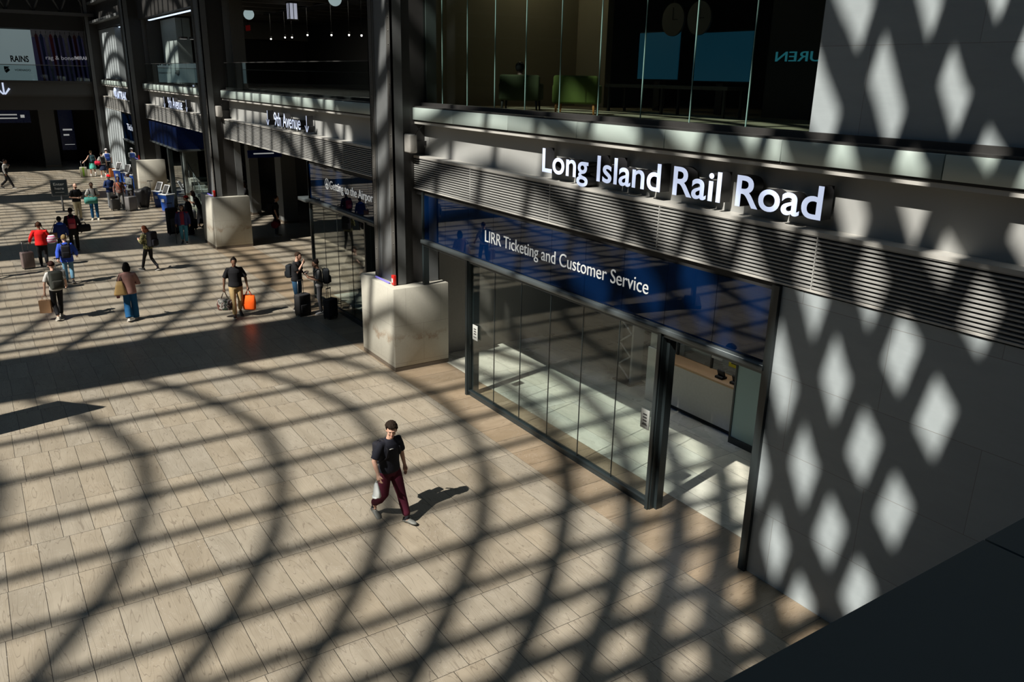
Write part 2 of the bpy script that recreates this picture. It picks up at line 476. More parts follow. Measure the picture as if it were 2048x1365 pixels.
# bays of the facade: (y0, y1)
BAYS = [(0.5, 17.55), (18.55, 33.95), (35.05, 50.2), (51.3, 65.9)]
for bi, (y0, y1) in enumerate(BAYS):
    # fascia, shelf above the louvres, glass band, coping
    m = MB()
    m.box(9.00, 9.20, y0, y1, 5.10, 5.93)
    struct(m.obj('trim_%d' % (bi*4+1), M_FASCIA))
    m = MB(); m.box(8.70, 9.02, y0, y1, 5.10, 5.15); m.box(8.74, 9.02, y0, y1, 5.86, 5.915)
    m.box(8.69, 9.02, y0, y1, 4.385, 4.41)
    struct(m.obj('trim_%d' % (bi*4+2), M_LEDGE))
    m = MB(); n = max(1, round((y1-y0)/2.2)); w = (y1-y0)/n
    for k in range(n): m.box(8.70, 8.98, y0+k*w+0.006, y0+(k+1)*w-0.006, 5.95, 6.22, bev=0.004, seg=1)
    m.box(8.73, 8.97, y0, y1, 5.915, 5.95, 1)
    struct(m.obj('trim_%d' % (bi*4+3), [M_BAND, M_BLACK]))
    m = MB(); m.box(8.74, 9.30, y0, y1, 6.215, 6.25); m.box(8.92, 9.08, y0, y1, 6.25, 6.33)
    struct(m.obj('trim_%d' % (bi*4+4), M_STEELD))
    # louvre grille
    g = MB(); nb = 14
    for k in range(nb):
        z = 4.43 + k*(0.66/(nb-1))
        g.prism([(8.71, z-0.006), (8.71, z+0.014), (8.83, z+0.032), (8.83, z+0.020)], y0+0.02, y1-0.02, 0, 'xz')
    p = thing('ventilation_grille', ['black louvred ventilation grille under the largest lit sign',
        'louvred ventilation grille under the larger 9th Avenue sign', 'small distant louvred grille under the far 9th Avenue sign',
        'farthest louvred grille beside the far corner of the hall'][bi], 'ventilation grille', (8.78, (y0+y1)/2, 4.4))
    o = g.obj('louvre_blades', M_LOUV, p); o.location = -Vector(p.location)
    o = MB().box(8.90, 8.98, y0, y1, 4.36, 5.12).obj('backing_panel', M_BLACK, p); o.location = -Vector(p.location)
    n = max(1, round((y1-y0)/2.9)); w = (y1-y0)/n
    for k in range(n+1):
        o = MB().box(8.705, 8.90, y0+k*w-0.008, y0+k*w+0.008, 4.39, 5.10).obj('divider', M_LOUV, p); o.location = -Vector(p.location)
struct(MB().box(8.756, 8.95, 0.5, 24.6, 4.25, 4.385).obj('trim_50', M_BLACK))
# slab between the two storeys, and the ceiling over the upper storey
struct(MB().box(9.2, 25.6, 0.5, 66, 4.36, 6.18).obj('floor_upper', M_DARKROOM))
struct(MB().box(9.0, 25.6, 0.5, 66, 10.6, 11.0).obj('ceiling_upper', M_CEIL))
struct(MB().box(8.9, 9.2, 17.5, 66, 9.55, 16).obj('wall_right_frieze', M_STEELD))

# ------------------------------------------------------------------ the glazed vaults of the roof
PROF0 = [(3.6,-8.1),(4.2,-7.65),(4.8,-7.15),(5.45,-6.6),(6.23,-5.92),(7.4,-4.36),(8.65,-3.05),(9.11,-2.65),(9.71,-2.1),(10.43,-1.61),(11.03,-1.19),(11.97,-.75),(12.66,-.49),(13.64,-.2),(15.33,0),(16.64,-.3),(17.83,-.73),(18.83,-1.22),(19.4,-1.6)]
PROF1 = [(6.4,-3.5),(7.65,-2.65),(9.45,-1.5),(11.65,-.45),(13.6,-.05),(14.9,0),(16.4,-.08),(17.6,-.3),(18.6,-.65),(19.4,-1.0)]
PUR0 = [4.05,4.68,5.33,5.98,6.66,7.5,8.42,9.45,10.68,12.05,13.55,15.3,17.1,18.6]
PUR1 = [7.5,8.3,9.1,10.15,11.12,12.05,13.1,14.3,15.3,16.2,17.15,18.25]
T0 = [(-10,-30.0),(-7.6,-27.4),(-5.2,-25.2),(-2.8,-23.6),(-.4,-22.0),(1.9,-20.4),(4.19,-18.7),(6.17,-17.2),(8.09,-15.7),(9.85,-14.2),(11.25,-12.7),(12.4,-11.2),(13.5,-9.7),(14.5,-8.2),(15.68,-6.7),(16.87,-5.2),(18.03,-3.7),(19.2,-2.2),(20.3,-.7),(21.3,.8),(22.3,2.3),(23.3,3.8)]
T1 = [(-9.2,-29.5),(-6.8,-27.4),(-4.5,-25.2),(-2.2,-23.6),(0.05,-22.0),(2.2,-20.4),(4.4,-18.7),(6.45,-17.2),(8.65,-15.7),(10.6,-14.2),(12.2,-12.7),(13.5,-11.2),(14.7,-9.7),(15.9,-8.2),(17.1,-6.7),(18.2,-5.2),(19.2,-3.7),(20.2,-2.2),(21.2,-.7),(22.3,.8),(23.3,2.3)]
def interp(tab, x):
    if x <= tab[0][0]: return tab[0][1]
    for (a, b), (c, d) in zip(tab, tab[1:]):
        if x <= c: return b + (d-b)*(x-a)/(c-a)
    return tab[-1][1]
def bar(m, pts, w, d):
    """rectangular bar through points, width w across, depth d downwards"""
    pts = [Vector(p) for p in pts]; prev = None
    for i, p in enumerate(pts):
        t = (pts[min(i+1, len(pts)-1)] - pts[max(i-1, 0)]).normalized()
        side = t.cross(Vector((0, 0, 1))).normalized(); up = side.cross(t).normalized()
        ring = [m.bm.verts.new(p + side*(a*w/2) + up*(b*d/2)) for a, b in ((-1, -1), (1, -1), (1, 1), (-1, 1))]
        if prev:
            for k in range(4): m.bm.faces.new((prev[k], prev[(k+1) % 4], ring[(k+1) % 4], ring[k]))
        else: m.bm.faces.new(ring[::-1])
        prev = ring
    m.bm.faces.new(prev)
def vault(k):
    prof, pur, T = (PROF0, PUR0, T0) if k == 0 else (PROF1, PUR1, T1)
    off = 15.75*k
    def P(t, x, q):
        z = (t + interp(prof, q) - x)/KX
        return Vector((x, q + off - KY*z, z))
    m = MB()
    q0, q1 = prof[0][0], prof[-1][0]
    for t, x in T:
        ts = min(1, max(0, (t-8)/6))
        qm = 11.5
        for qa, qb, w0 in ((q0, 8.0, 0.24), (8.0, qm, 0.20), (qm, q1, 0.165)):
            bar(m, [P(t, x, qa + (qb-qa)*i/12) for i in range(13)], w0 + 0.17*ts, 0.12 + 0.08*(w0 > 0.15))
    for q in pur:
        bar(m, [P(t, x, q) for t, x in T], PURW + 0.07*min(1, max(0, (8.2-q)/2)), 0.16)
    struct(m.obj('window_%d' % (k+1), M_ROOF))
PURW = 0.215
for k in range(4): vault(k)
# box trusses between the vaults and the solid roof around them
m = MB()
for a, b in ((-9, 0.0), (15.9, 18.0), (31.65, 33.7), (47.35, 49.4), (63.0, 84)):
    m.box(-33, 9.6, a, b, 17.5, 23.5)
m.box(4.6, 26.5, -9, 84, 23.6, 23.9)
m.box(-36, -31.5, -9, 84, 23.6, 23.9)
m.box(9.3, 9.6, -9, 84, 16, 23.6)
struct(m.obj('ceiling', M_ROOF))

# ------------------------------------------------------------------ columns and plinths along the facade
def rel(o, root): o.location = Vector(o.location) - Vector(root.location); return o
def plinth(y0, label, d=1.92):
    x0, x1 = 7.93, 9.42
    p = thing('stone_plinth', label, 'plinth', ((x0+x1)/2, y0+d/2, 0))
    m = MB().box(x0, x1, y0, y0+d, 0.10, 2.085, bev=0.012, seg=1)
    rel(m.obj('stone_block', M_PLINTH, p), p)
    m = MB().box(x0+0.005, x1-0.005, y0+0.005, y0+d-0.005, 0.0, 0.10)
    rel(m.obj('skirting', M_PLBASE, p), p)
    return p
def column(y0, label, base=2.10, top=17.4, xo=0.0):
    """riveted steel column: core, corner angles, rivets"""
    x0, x1 = 8.16+xo, 9.30+xo; y1 = y0+1.22
    p = thing('steel_column', label, 'column', ((x0+x1)/2, (y0+y1)/2, base))
    m = MB()
    m.box(x0+0.07, x1-0.07, y0+0.05, y1-0.05, base, top)
    rel(m.obj('column_core', M_STEELD, p), p)
    m = MB().box(x0+0.045, x0+0.075, y0+0.30, y1-0.24, base, top)
    rel(m.obj('web_plate', M_STEEL, p), p)
    for ya, yb, in ((y0, y0+0.22), (y1-0.22, y1)):
        m = MB().box(x0, x0+0.045, ya, yb, base, top)
        side = ya if ya == y0 else yb-0.03
        m.box(x0, x0+0.26, side, side+0.03, base, top, 1)
        rel(m.obj('corner_angle', [M_RIVET, M_STEEL], p), p)
        m = MB(); z = base+0.15
        while z < 15:
            m.ball((x0, (ya+yb)/2, z), (0.016, 0.02, 0.02), 0, 8, 5)
            z += 0.28
        rel(m.obj('rivets', M_RIVET, p), p)
    for ya in (y0+0.235, y1-0.255):
        m = MB().box(x0+0.01, x0+0.07, ya, ya+0.02 if ya > y0+0.3 else ya+0.05, base, top)
        rel(m.obj('edge_channel', M_STEEL, p), p)
    m = MB().box(x1-0.26, x1, y0, y0+0.03, base, top)
    rel(m.obj('rear_angle', M_STEEL, p), p)
    return p
PL_Y = [16.93, 33.65, 50.15]
PLL = ['nearest stone plinth, grubby, standing left of the ticketing storefront',
       'middle stone plinth right of the man in jeans and red-capped person',
       'farthest stone plinth behind the black draped heap and blue kiosks']
CLL = ['nearest riveted steel column rising past the largest sign from the nearest plinth',
       'second riveted steel column left of the larger 9th Avenue sign',
       'third steel column from the camera, between the two distant signs']
alarm0 = None
M_RED = plain('red_alarm_plastic', (0.55, 0.02, 0.015), 0.4)
M_WHITEP = plain('white_plastic', (0.62, 0.62, 0.60), 0.45)
for i, y in enumerate(PL_Y):
    plinth(y, PLL[i]); column(y+0.30, CLL[i])
    a = thing('fire_alarm', ['red fire alarm box at the foot of the nearest column', 'red fire alarm box at the foot of the second column',
        'tiny red fire alarm box at the foot of the third column'][i], 'fire alarm', (8.12, y+0.36, 2.10))
    MB().box(-0.04, 0.035, -0.07, 0.06, 0.0, 0.24, bev=0.008).obj('housing', M_RED, a)
    MB().box(-0.047, -0.038, -0.04, 0.03, 0.06, 0.16).obj('call_plate', M_WHITEP, a)
    t = thing('led_strip', ['violet LED strip light lying along the nearest plinth top', 'faint violet LED strip light on the second plinth top', 'LED strip light on the farthest plinth top'][i], 'light', (8.08, y+0.95, 2.10))
    MB().box(-0.02, 0.02, -0.42, 0.36, 0.0, 0.025).obj('light_bar', emit_mat('violet_light', (0.35, 0.30, 1.0), 0.45), t)
column(65.9, 'far corner steel column where the hall walls meet', base=0.0)

def speaker(y, label):
    t = thing('wall_speaker', label, 'speaker', (8.55, y, 5.22))
    MB().box(-0.10, 0.10, -0.26, 0.20, 0.0, 0.42, bev=0.035).obj('cabinet', plain('speaker_grey', (0.30, 0.29, 0.27), 0.55), t)
    MB().box(0.09, 0.50, -0.03, 0.03, 0.15, 0.25).obj('bracket', M_STEELD, t)
    MB().tube([(0.05, -0.24, 0.40), (0.12, -0.26, 0.52), (0.3, -0.2, 0.62)], 0.008, 6).obj('cable', M_BLACK, t)
speaker(17.22, 'boxy grey loudspeaker mounted beside the nearest column')
speaker(33.95, 'small grey loudspeaker right of the second column')

# ------------------------------------------------------------------ ticketing storefront (nearest bay)
def storefront(name, label, y_lo, y_hi, panes, posts, blue, transom=True, ztr=3.14):
    p = thing(name, label, 'storefront', (XF, (y_lo+y_hi)/2, 0))
    rel(MB().box(8.64, 8.86, y_lo, y_hi, ztr, ztr+0.09, bev=0.01, seg=1).box(8.70, 8.82, y_lo, y_hi, ztr-0.06, ztr).obj('transom', M_TRANSOM, p), p)
    for y in posts:
        m = MB(); m.box(8.66, 8.80, y-0.035, y+0.035, 0, ztr); m.box(8.80, 8.94, y-0.11, y-0.045, 0, ztr); m.box(8.70, 8.92, y-0.05, y+0.0, 0, ztr)
        rel(m.obj('post', M_FRAME, p), p)
    for a, b in panes:
        n = max(1, round((b-a)/1.0)); w = (b-a)/n
        for k in range(n):
            rel(MB().box(8.742, 8.754, a+k*w+0.006, a+(k+1)*w-0.006, 0.10, ztr-0.06).obj('glass_pane', M_GLASS, p), p)
        m = MB()
        for k in range(1, n): m.box(8.739, 8.757, a+k*w-0.006, a+k*w+0.006, 0.10, ztr-0.06)
        rel(m.obj('pane_joint', M_FRAME, p), p)
        rel(MB().box(8.72, 8.86, a, b, 0.0, 0.10).box(8.70, 8.80, a, b, 0.10, 0.13).obj('bottom_rail', M_FRAME, p), p)
    for a, b in blue:
        n = max(1, round((b-a)/1.03)); w = (b-a)/n
        for k in range(n):
            rel(MB().box(8.738, 8.752, a+k*w+0.004, a+(k+1)*w-0.004, ztr+0.10, 4.27).obj('blue_glass_panel', M_BLUE, p), p)
        rel(MB().box(8.70, 8.86, a-0.04, a, ztr, 4.34).obj('jamb', M_FRAME, p), p)
        rel(MB().box(8.70, 8.86, b, b+0.04, ztr, 4.34).obj('jamb', M_FRAME, p), p)
    return p
sf = storefront('ticket_storefront', 'glass storefront with dark posts and blue glass header under the largest sign', 6.72, 16.89,
                [(8.80, 14.72)], [8.76, 14.78], [(6.74, 16.85)])
rel(MB().box(8.66, 8.90, 6.62, 6.74, 0, 4.36).obj('end_post', M_FRAME, sf), sf)
m = MB(); m.box(8.76, 8.90, 16.95, 17.03, 2.09, 4.3)
rel(m.obj('side_post', M_FRAME, sf), sf)
# push plates / notices on the glass
def notice(y, z, label, x=8.70, lines=3):
    t = thing('door_notice', label, 'notice', (x, y, z))
    MB().box(0, 0.012, -0.10, 0.10, 0, 0.34).obj('plate', plain('notice_white', (0.50, 0.52, 0.50), 0.5), t)
    m = MB()
    for k in range(lines): m.box(-0.004, 0.0, -0.045, 0.045, 0.24-k*0.055, 0.265-k*0.055)
    m.box(-0.004, 0, -0.06, 0.06, 0.06, 0.075)
    m.obj('lettering', plain('notice_dark', (0.06, 0.06, 0.06), 0.6), t)
notice(8.98, 1.40, 'small white door notice on the glass beside the open doorway', lines=4)
notice(14.45, 1.40, 'small white door notice on the glass beside the post near the plinth')

WHT = emit_mat('sign_white_face', (0.68, 0.77, 1.0), 0.80)
WHT2 = emit_mat('sign_dim_face', (0.75, 0.82, 0.95), 0.42)
LBLK = plain('letter_side_black', (0.02, 0.02, 0.022), 0.5)
t = thing('station_sign', 'largest lit sign, raised white letters above the black louvres by the stone wall', 'sign', (8.98, 9.18, 5.27))
lettering(t, 'Long Island Rail Road', (8.93, 12.16, 5.29), (0, -1, 0), (0, 0, 1), 5.96, 0.42, 0.20, [WHT, LBLK], bold=0.014)
M_LET = emit_mat('blue_header_lettering', (0.80, 0.82, 0.80), 0.34)
t = thing('header_lettering', 'white lettering ending in Ticketing and Customer Service on blue glass', 'sign', (8.738, 11.6, 3.65))
lettering(t, 'LIRR Ticketing and Customer Service', (8.736, 14.12, 3.655), (0, -1, 0), (0, 0, 1), 4.96, 0.235, 0.008, [M_LET], bold=-0.004, per_letter=True)

# ticket hall behind the glass
m = MB(); m.box(16.6, 16.8, 3, 17.6, 0, 4.34); m.box(9.5, 16.8, 17.55, 17.75, 0, 4.34)
struct(m.obj('wall_ticket_hall', plain('ticket_hall_wall', (0.20, 0.19, 0.17), 0.7)))
t = thing('ticket_counter', 'white ticket counter with a wooden top behind the open doorway', 'counter', (12.6, 10.6, 0))
MB().box(-0.45, 0.0, -1.55, 1.55, 0.10, 1.04).obj('counter_front', plain('counter_white', (0.50, 0.50, 0.48), 0.45), t)
MB().box(-0.40, 0.0, -1.55, 1.55, 0.0, 0.10).obj('plinth_base', M_BLACK, t)
MB().box(-0.50, 0.02, -1.58, 1.58, 1.04, 1.09, bev=0.006, seg=1).obj('counter_top', plain('oak_top', (0.42, 0.27, 0.14), 0.45), t)
MB().box(-0.55, 0.25, 1.57, 1.90, 0, 1.26).obj('end_pier', plain('pier_pale', (0.55, 0.58, 0.56), 0.5), t)
MB().box(-0.52, 0.22, 1.60, 1.87, 1.26, 4.3).obj('end_panel', plain('pier_panel', (0.40, 0.43, 0.42), 0.5), t)
m = MB().box(-0.02, -0.01, -1.55, 1.55, 1.09, 2.6)
m.obj('window_glass', M_GLASS, t)
for yy in (-1.5, -0.5, 0.5, 1.5): MB().box(-0.04, 0.01, yy-0.02, yy+0.02, 1.09, 2.7).obj('window_mullion', M_FRAME, t)
for yy, lab in ((10.15, 'black card terminal on the wooden counter nearest the frosted panel'), (10.55, 'black card terminal on the wooden counter, farther from the frosted panel')):
    q = thing('card_terminal', lab, 'card terminal', (12.28, yy, 1.092))
    MB().box(-0.08, 0.08, -0.10, 0.10, 0, 0.05, bev=0.01).obj('base', M_BLACK, q)
    MB().box(-0.02, 0.02, -0.09, 0.09, 0.04, 0.18, bev=0.008, rot=Euler((0, R(-20), 0)).to_matrix()).obj('screen', M_BLACK, q)
for yy, zz, w, h, c, lab in ((11.36, 1.84, .40, .42, (0.02, 0.16, 0.17), 'teal poster behind the ticket counter'),
                       (10.95, 1.78, .30, .44, (0.42, 0.45, 0.42), 'white and red poster behind the ticket counter'),
                       (10.40, 1.74, .44, .36, (0.55, 0.50, 0.02), 'yellow poster behind the ticket counter')):
    q = thing('poster', lab, 'poster', (12.57, yy, zz-0.45))
    MB().box(-0.012, 0, -w/2, w/2, 0, h).obj('sheet', plain('poster_%d' % int(yy*100), c, 0.6, var=0.35, scale=9), q)
    if 'red' in lab: MB().box(-0.016, -0.012, -0.02, 0.12, h*0.6, h*0.9).obj('red_patch', M_RED, q)
    MB().box(-0.016, -0.012, -w*0.35, w*0.35, h*0.2, h*0.26).obj('printed_line', M_BLACK, q)
t = thing('frosted_screen', 'tall frosted pale glass screen by the stone wall inside the doorway', 'screen', (11.95, 9.35, 0))
MB().box(-0.01, 0.01, -0.58, 0.50, 0.14, 3.0).obj('frosted_glass', plain('frosted_glass_face', (0.30, 0.44, 0.45), 0.35, var=0.04, scale=2), t)
MB().box(-0.03, 0.03, 0.50, 0.54, 0, 3.0).box(-0.03, 0.03, -0.58, 0.50, 0.0, 0.14).obj('frame', M_FRAME, t)
# laced steel column inside the hall
t = thing('laced_column', 'grey laced steel column with zigzag bars seen through the ticketing glass', 'column', (12.35, 13.55, 0))
m = MB(); m.box(-0.03, 0.30, -0.26, -0.20, 0, 4.34); m.box(-0.03, 0.30, 0.20, 0.26, 0, 4.34)
PALE_ST = plain('pale_laced_steel', (0.34, 0.35, 0.35), 0.5)
m.obj('flange', PALE_ST, t)
m = MB(); z = 0.15; sgn = 1
while z < 4.0:
    m.tube([(-0.04, -0.2*sgn, z), (-0.04, 0.2*sgn, z+0.28)], 0.022, 6); z += 0.28; sgn = -sgn
m.obj('lacing_bar', PALE_ST, t)
MB().box(0.05, 0.25, -0.2, 0.2, 0, 4.34).obj('core', M_STEELD, t)
MB().box(-0.10, 0.36, -0.32, 0.32, 0, 0.03).obj('base_plate', M_STEELD, t)

# ------------------------------------------------------------------ second bay: airport storefront + open passage
sf2 = storefront('airport_storefront', 'glass storefront with blue header reading Getting to the Airport', 18.9, 24.55,
                 [(20.3, 24.50)], [20.22], [(18.95, 24.50)])
rel(MB().box(8.70, 8.80, 24.50, 24.56, 0, 4.36).obj('end_post', M_FRAME, sf2), sf2)
rel(MB().box(8.5, 9.2, 24.3, 25.0, 3.12, 3.23, bev=0.01, seg=1).obj('transom_end', M_TRANSOM, sf2), sf2)
t = thing('airport_lettering', 'white lettering reading Getting to the Airport with a plane roundel', 'sign', (8.738, 21, 3.7))
lettering(t, 'Getting to the Airport', (8.736, 22.80, 3.71), (0, -1, 0), (0, 0, 1), 3.15, 0.235, 0.008, [M_LET], bold=-0.004)
m = MB(); cy_, cz_ = 23.02, 3.83
for k in range(24):
    a0, a1 = 2*math.pi*k/24, 2*math.pi*(k+1)/24
    m.quad((8.733, cy_+0.16*math.cos(a0), cz_+0.16*math.sin(a0)), (8.733, cy_+0.16*math.cos(a1), cz_+0.16*math.sin(a1)),
           (8.733, cy_+0.135*math.cos(a1), cz_+0.135*math.sin(a1)), (8.733, cy_+0.135*math.cos(a0), cz_+0.135*math.sin(a0)))
for pts in ([(-.11, -.012), (.11, -.012), (.11, .012), (-.11, .012)], [(-.02, 0), (-.06, .09), (-.03, .09), (.04, 0)], [(-.02, 0), (-.06, -.09), (-.03, -.09), (.04, 0)], [(-.10, 0), (-.12, .04), (-.1, .04), (-.06, 0)], [(-.10, 0), (-.12, -.04), (-.1, -.04), (-.06, 0)]):
    m.prism([(cy_+p[1], cz_+p[0]) for p in pts], 8.730, 8.734, 0, 'yz')
rel(m.obj('plane_roundel', M_LET, t), t)
t = thing('avenue_sign', 'larger lit sign reading 9th Avenue between two down arrows', 'sign', (8.98, 26.3, 5.2))
lettering(t, '9th Avenue', (8.93, 27.55, 5.25), (0, -1, 0), (0, 0, 1), 2.55, 0.42, 0.20, [WHT, LBLK], bold=0.004)
def arrow(parent, y, z, h, x=8.73):
    m = MB(); w = h*0.09
    m.box(x, x+0.2, y-w/2, y+w/2, z+0.02, z+h)
    for s_ in (-1, 1):
        m.prism([(y-w*0.3*s_, z), (y+w*0.8*s_, z), (y+h*0.36*s_, z+h*0.36), (y+h*0.36*s_-w*0.9*s_, z+h*0.40)], x, x+0.2, 0, 'yz')
    for f in m.bm.faces: f.material_index = 1
    m.bm.normal_update()
    for f in m.bm.faces:
        if all(abs(v.co.x-x) < 1e-4 for v in f.verts): f.material_index = 0
    return rel(m.obj('arrow', [WHT, LBLK], parent), parent)
arrow(t, 28.25, 5.22, 0.48); arrow(t, 24.45, 5.22, 0.48)

struct(MB().box(15.5, 15.7, 17.75, 66, 0, 4.34).obj('wall_passage', M_DARKROOM))
pier_m = plain('passage_pier_plaster', (0.17, 0.175, 0.17), 0.6)
for x0, x1, y0, y1, lab in ((11.7, 12.15, 41.4, 42.0, 'slim grey pier in the passage behind the middle plinth'),
                            (12.3, 13.0, 38.3, 39.2, 'broad grey pier in the passage behind the man in black'),
                            (10.4, 11.2, 50.0, 50.8, 'grey pier far down the passage')):
    t = thing('passage_pier', lab, 'pier', ((x0+x1)/2, (y0+y1)/2, 0))
    rel(MB().box(x0, x1, y0, y1, 0.0, 4.30).obj('shaft', pier_m, t), t)
    rel(MB().box(x0-0.02, x1+0.02, y0-0.02, y1+0.02, 0.0, 0.12).obj('skirting', M_PLBASE, t), t)
M_BLUESIGN = plain('hanging_blue_sign_face', (0.002, 0.007, 0.032), 0.25, emit=(0.01, 0.05, 0.30), es=0.012)
t = thing('hanging_sign', 'small blue hanging sign inside the passage right of the middle plinth', 'sign', (11.0, 36.4, 3.35))
MB().box(-0.75, 0.75, -0.05, 0.05, 0, 0.32).obj('panel', M_BLUESIGN, t)
MB().box(-0.5, 0.4, -0.056, -0.05, 0.15, 0.20).obj('printed_line', M_LET, t)
MB().tube([(-0.6, 0, 0.3), (-0.6, 0, 0.98)], 0.012, 6).tube([(0.6, 0, 0.3), (0.6, 0, 0.98)], 0.012, 6).obj('hanger', M_STEELD, t)

# ------------------------------------------------------------------ third bay: blue canopy box, glass enclosure, stairs
t = thing('blue_header_box', 'dark blue glass header box turning the corner over the far entrance', 'header', (9.8, 46.1, 3.2))
rel(MB().box(8.70, 11.2, 42.75, 49.6, 3.24, 4.27).obj('blue_glass_panel', M_BLUESIGN, t), t)
rel(MB().box(8.64, 11.25, 42.68, 49.65, 3.16, 3.24).obj('bottom_edge', M_TRANSOM, t), t)
for yy in (44.3, 46, 47.8): rel(MB().box(8.692, 8.70, yy, yy+0.02, 3.24, 4.27).obj('panel_joint', M_FRAME, t), t)
t = thing('entrance_post', 'tall black post of the far glass entrance by the blue kiosks', 'post', (8.78, 45.4, 0))
MB().box(-0.08, 0.12, -0.16, 0.16, 0, 3.15).obj('shaft', M_FRAME, t)
t = thing('glass_enclosure', 'clear glass enclosure beside the stairs behind the kiosks', 'glass screen', (8.80, 43.9, 0))
for k in range(2):
    rel(MB().box(8.80, 8.812, 42.8+k*1.2, 43.97+k*1.2, 0.1, 3.1).obj('glass_pane', M_BALGL, t), t)
rel(MB().box(8.82, 10.6, 42.76, 42.772, 0.1, 3.1).obj('glass_pane', M_BALGL, t), t)
rel(MB().box(8.77, 8.84, 42.8, 45.2, 0, 0.1).box(8.77, 8.84, 42.72, 42.79, 0, 3.15).obj('frame', M_FRAME, t), t)
t = thing('staircase', 'short flight of pale steps behind the far glass entrance', 'stairs', (11.3, 45.2, 0))
m = MB()
for k in range(9): m.box(-1.5, 1.3, -2.0+k*0.34, 1.2, k*0.16, (k+1)*0.16)
m.obj('steps', plain('step_stone', (0.42, 0.42, 0.38), 0.6), t)
for sx in (-1.5, 1.3):
    m = MB().tube([(sx, -2.2, 0.9), (sx, 1.0, 2.3)], 0.022, 8)
    for k in range(4): m.tube([(sx, -2.1+k*1.0, 0.0+k*0.43), (sx, -2.1+k*1.0, 0.94+k*0.43)], 0.018, 8)
    m.obj('handrail', M_STEEL, t)
t = thing('avenue_sign', 'distant lit sign reading 9th Avenue, the smaller of the two', 'sign', (8.98, 42.5, 5.2))
lettering(t, '9th Avenue', (8.93, 44.15, 5.18), (0, -1, 0), (0, 0, 1), 3.1, 0.50, 0.20, [WHT, LBLK], bold=0.01)
arrow(t, 45.0, 5.15, 0.52); arrow(t, 40.2, 5.15, 0.52)

# ------------------------------------------------------------------ fourth bay: stone pier, blue header, small sign
struct(MB().box(8.72, 9.4, 58.9, 65.9, 0, 4.36).obj('wall_far_pier', M_WALL))
struct(MB().box(9.0, 13.0, 59.3, 66.0, 6.2, 9.5).obj('wall_far_pier_upper', M_WALL))
sf3 = storefront('far_storefront', 'farthest glass storefront with a blue header beside the pale pier', 52.3, 58.88, [(52.6, 58.8)], [52.4, 58.83], [(52.35, 58.8)], ztr=2.6)
t = thing('far_header_lettering', 'tiny white lettering on the farthest blue header', 'sign', (8.738, 55, 3.4))
lettering(t, 'Ticketing', (8.73, 57.2, 3.35), (0, -1, 0), (0, 0, 1), 3.8, 0.36, 0.008, [WHT2])
t = thing('carrier_sign', 'farthest small lit sign on the facade, near the hall corner', 'sign', (8.98, 58, 5.2))
lettering(t, 'AMTRAK', (8.93, 60.3, 5.12), (0, -1, 0), (0, 0, 1), 4.3, 0.50, 0.20, [WHT, LBLK], bold=0.03)
m = MB().ball((8.85, 61.0, 5.5), (0.1, 0.30, 0.30)); rel(m.obj('emblem', [WHT], t), t)

# ------------------------------------------------------------------ upper storey
# nearest bay: frameless glass wall with green edges
t = thing('upper_glass_wall', 'frameless upper glass wall with green pane edges behind the armchairs', 'glass wall', (9.0, 11.7, 6.33))
ys = [6.74, 7.78, 8.85, 9.92, 10.99, 12.08, 13.17, 14.25, 15.33, 16.41, 17.5]
for a, b in zip(ys, ys[1:]):
    rel(MB().box(8.994, 9.006, a+0.004, b-0.016, 6.33, 10.6).obj('glass_pane', M_GLASSU, t), t)
    rel(MB().box(8.992, 9.008, b-0.014, b-0.002, 6.33, 10.6).obj('pane_edge', M_EDGE, t), t)
M_TAN = plain('lounge_wall_plaster', (0.22, 0.20, 0.155), 0.8, var=0.06, scale=1.5)
struct(MB().box(14.4, 14.6, 17.35, 24.0, 6.18, 10.6).box(9.2, 14.6, 18.6, 18.8, 6.18, 10.6).obj('wall_lounge', M_TAN))
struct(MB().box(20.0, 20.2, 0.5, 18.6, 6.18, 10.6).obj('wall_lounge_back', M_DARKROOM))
M_CARPET = plain('lounge_floor', (0.23, 0.20, 0.14), 0.6)
struct(MB().box(9.2, 20, 0.5, 18.6, 6.18, 6.20).obj('floor_lounge', M_CARPET))
def armchair(x, y, rz, c, leg, label):
    t = thing('armchair', label, 'armchair', (x, y, 6.20), rz)
    fab = plain('chair_fabric_%s' % label.split()[0], c, 0.85, var=0.2, scale=30, bump=0.2)
    MB().box(-0.30, 0.34, -0.38, 0.38, 0.26, 0.46, bev=0.05).obj('seat', fab, t)
    MB().box(-0.38, -0.24, -0.46, 0.46, 0.22, 0.78, bev=0.05).obj('backrest', fab, t)
    for s_ in (-1, 1): MB().box(-0.34, 0.34, s_*0.42-0.06, s_*0.42+0.06, 0.22, 0.60, bev=0.04).obj('armrest', fab, t)
    for sx in (-0.31, 0.28):
        for sy in (-0.40, 0.40): MB().tube([(sx, sy, 0.0), (sx, sy*0.97, 0.24)], [0.018, 0.03], 8).obj('leg', leg, t)
M_ORLEG = plain('orange_wood_leg', (0.50, 0.20, 0.05), 0.5)
armchair(10.9, 16.1, R(48), (0.022, 0.030, 0.006), M_BLACK, 'dark green armchair with black legs, left of the pair behind glass')
armchair(10.9, 14.0, R(44), (0.065, 0.095, 0.010), M_ORLEG, 'sunlit green armchair with orange legs, its sun patch put into the colour')  # lighter fabric carries a patch of sunlight in its colour
t = thing('person', 'seated person whose dark head shows above the dark green armchair', 'person', (10.98, 16.28, 6.20))
MB().ball((0, 0, 0.92), (0.09, 0.10, 0.12)).loft([(0, 0, 0.46, 0.15, 0.18), (0, 0, 0.65, 0.13, 0.18), (0, 0, 0.76, 0.06, 0.08), (0, 0, 0.86, 0.05, 0.05)]).obj('body', plain('shadowed_skin', (0.12, 0.07, 0.05), 0.6), t)
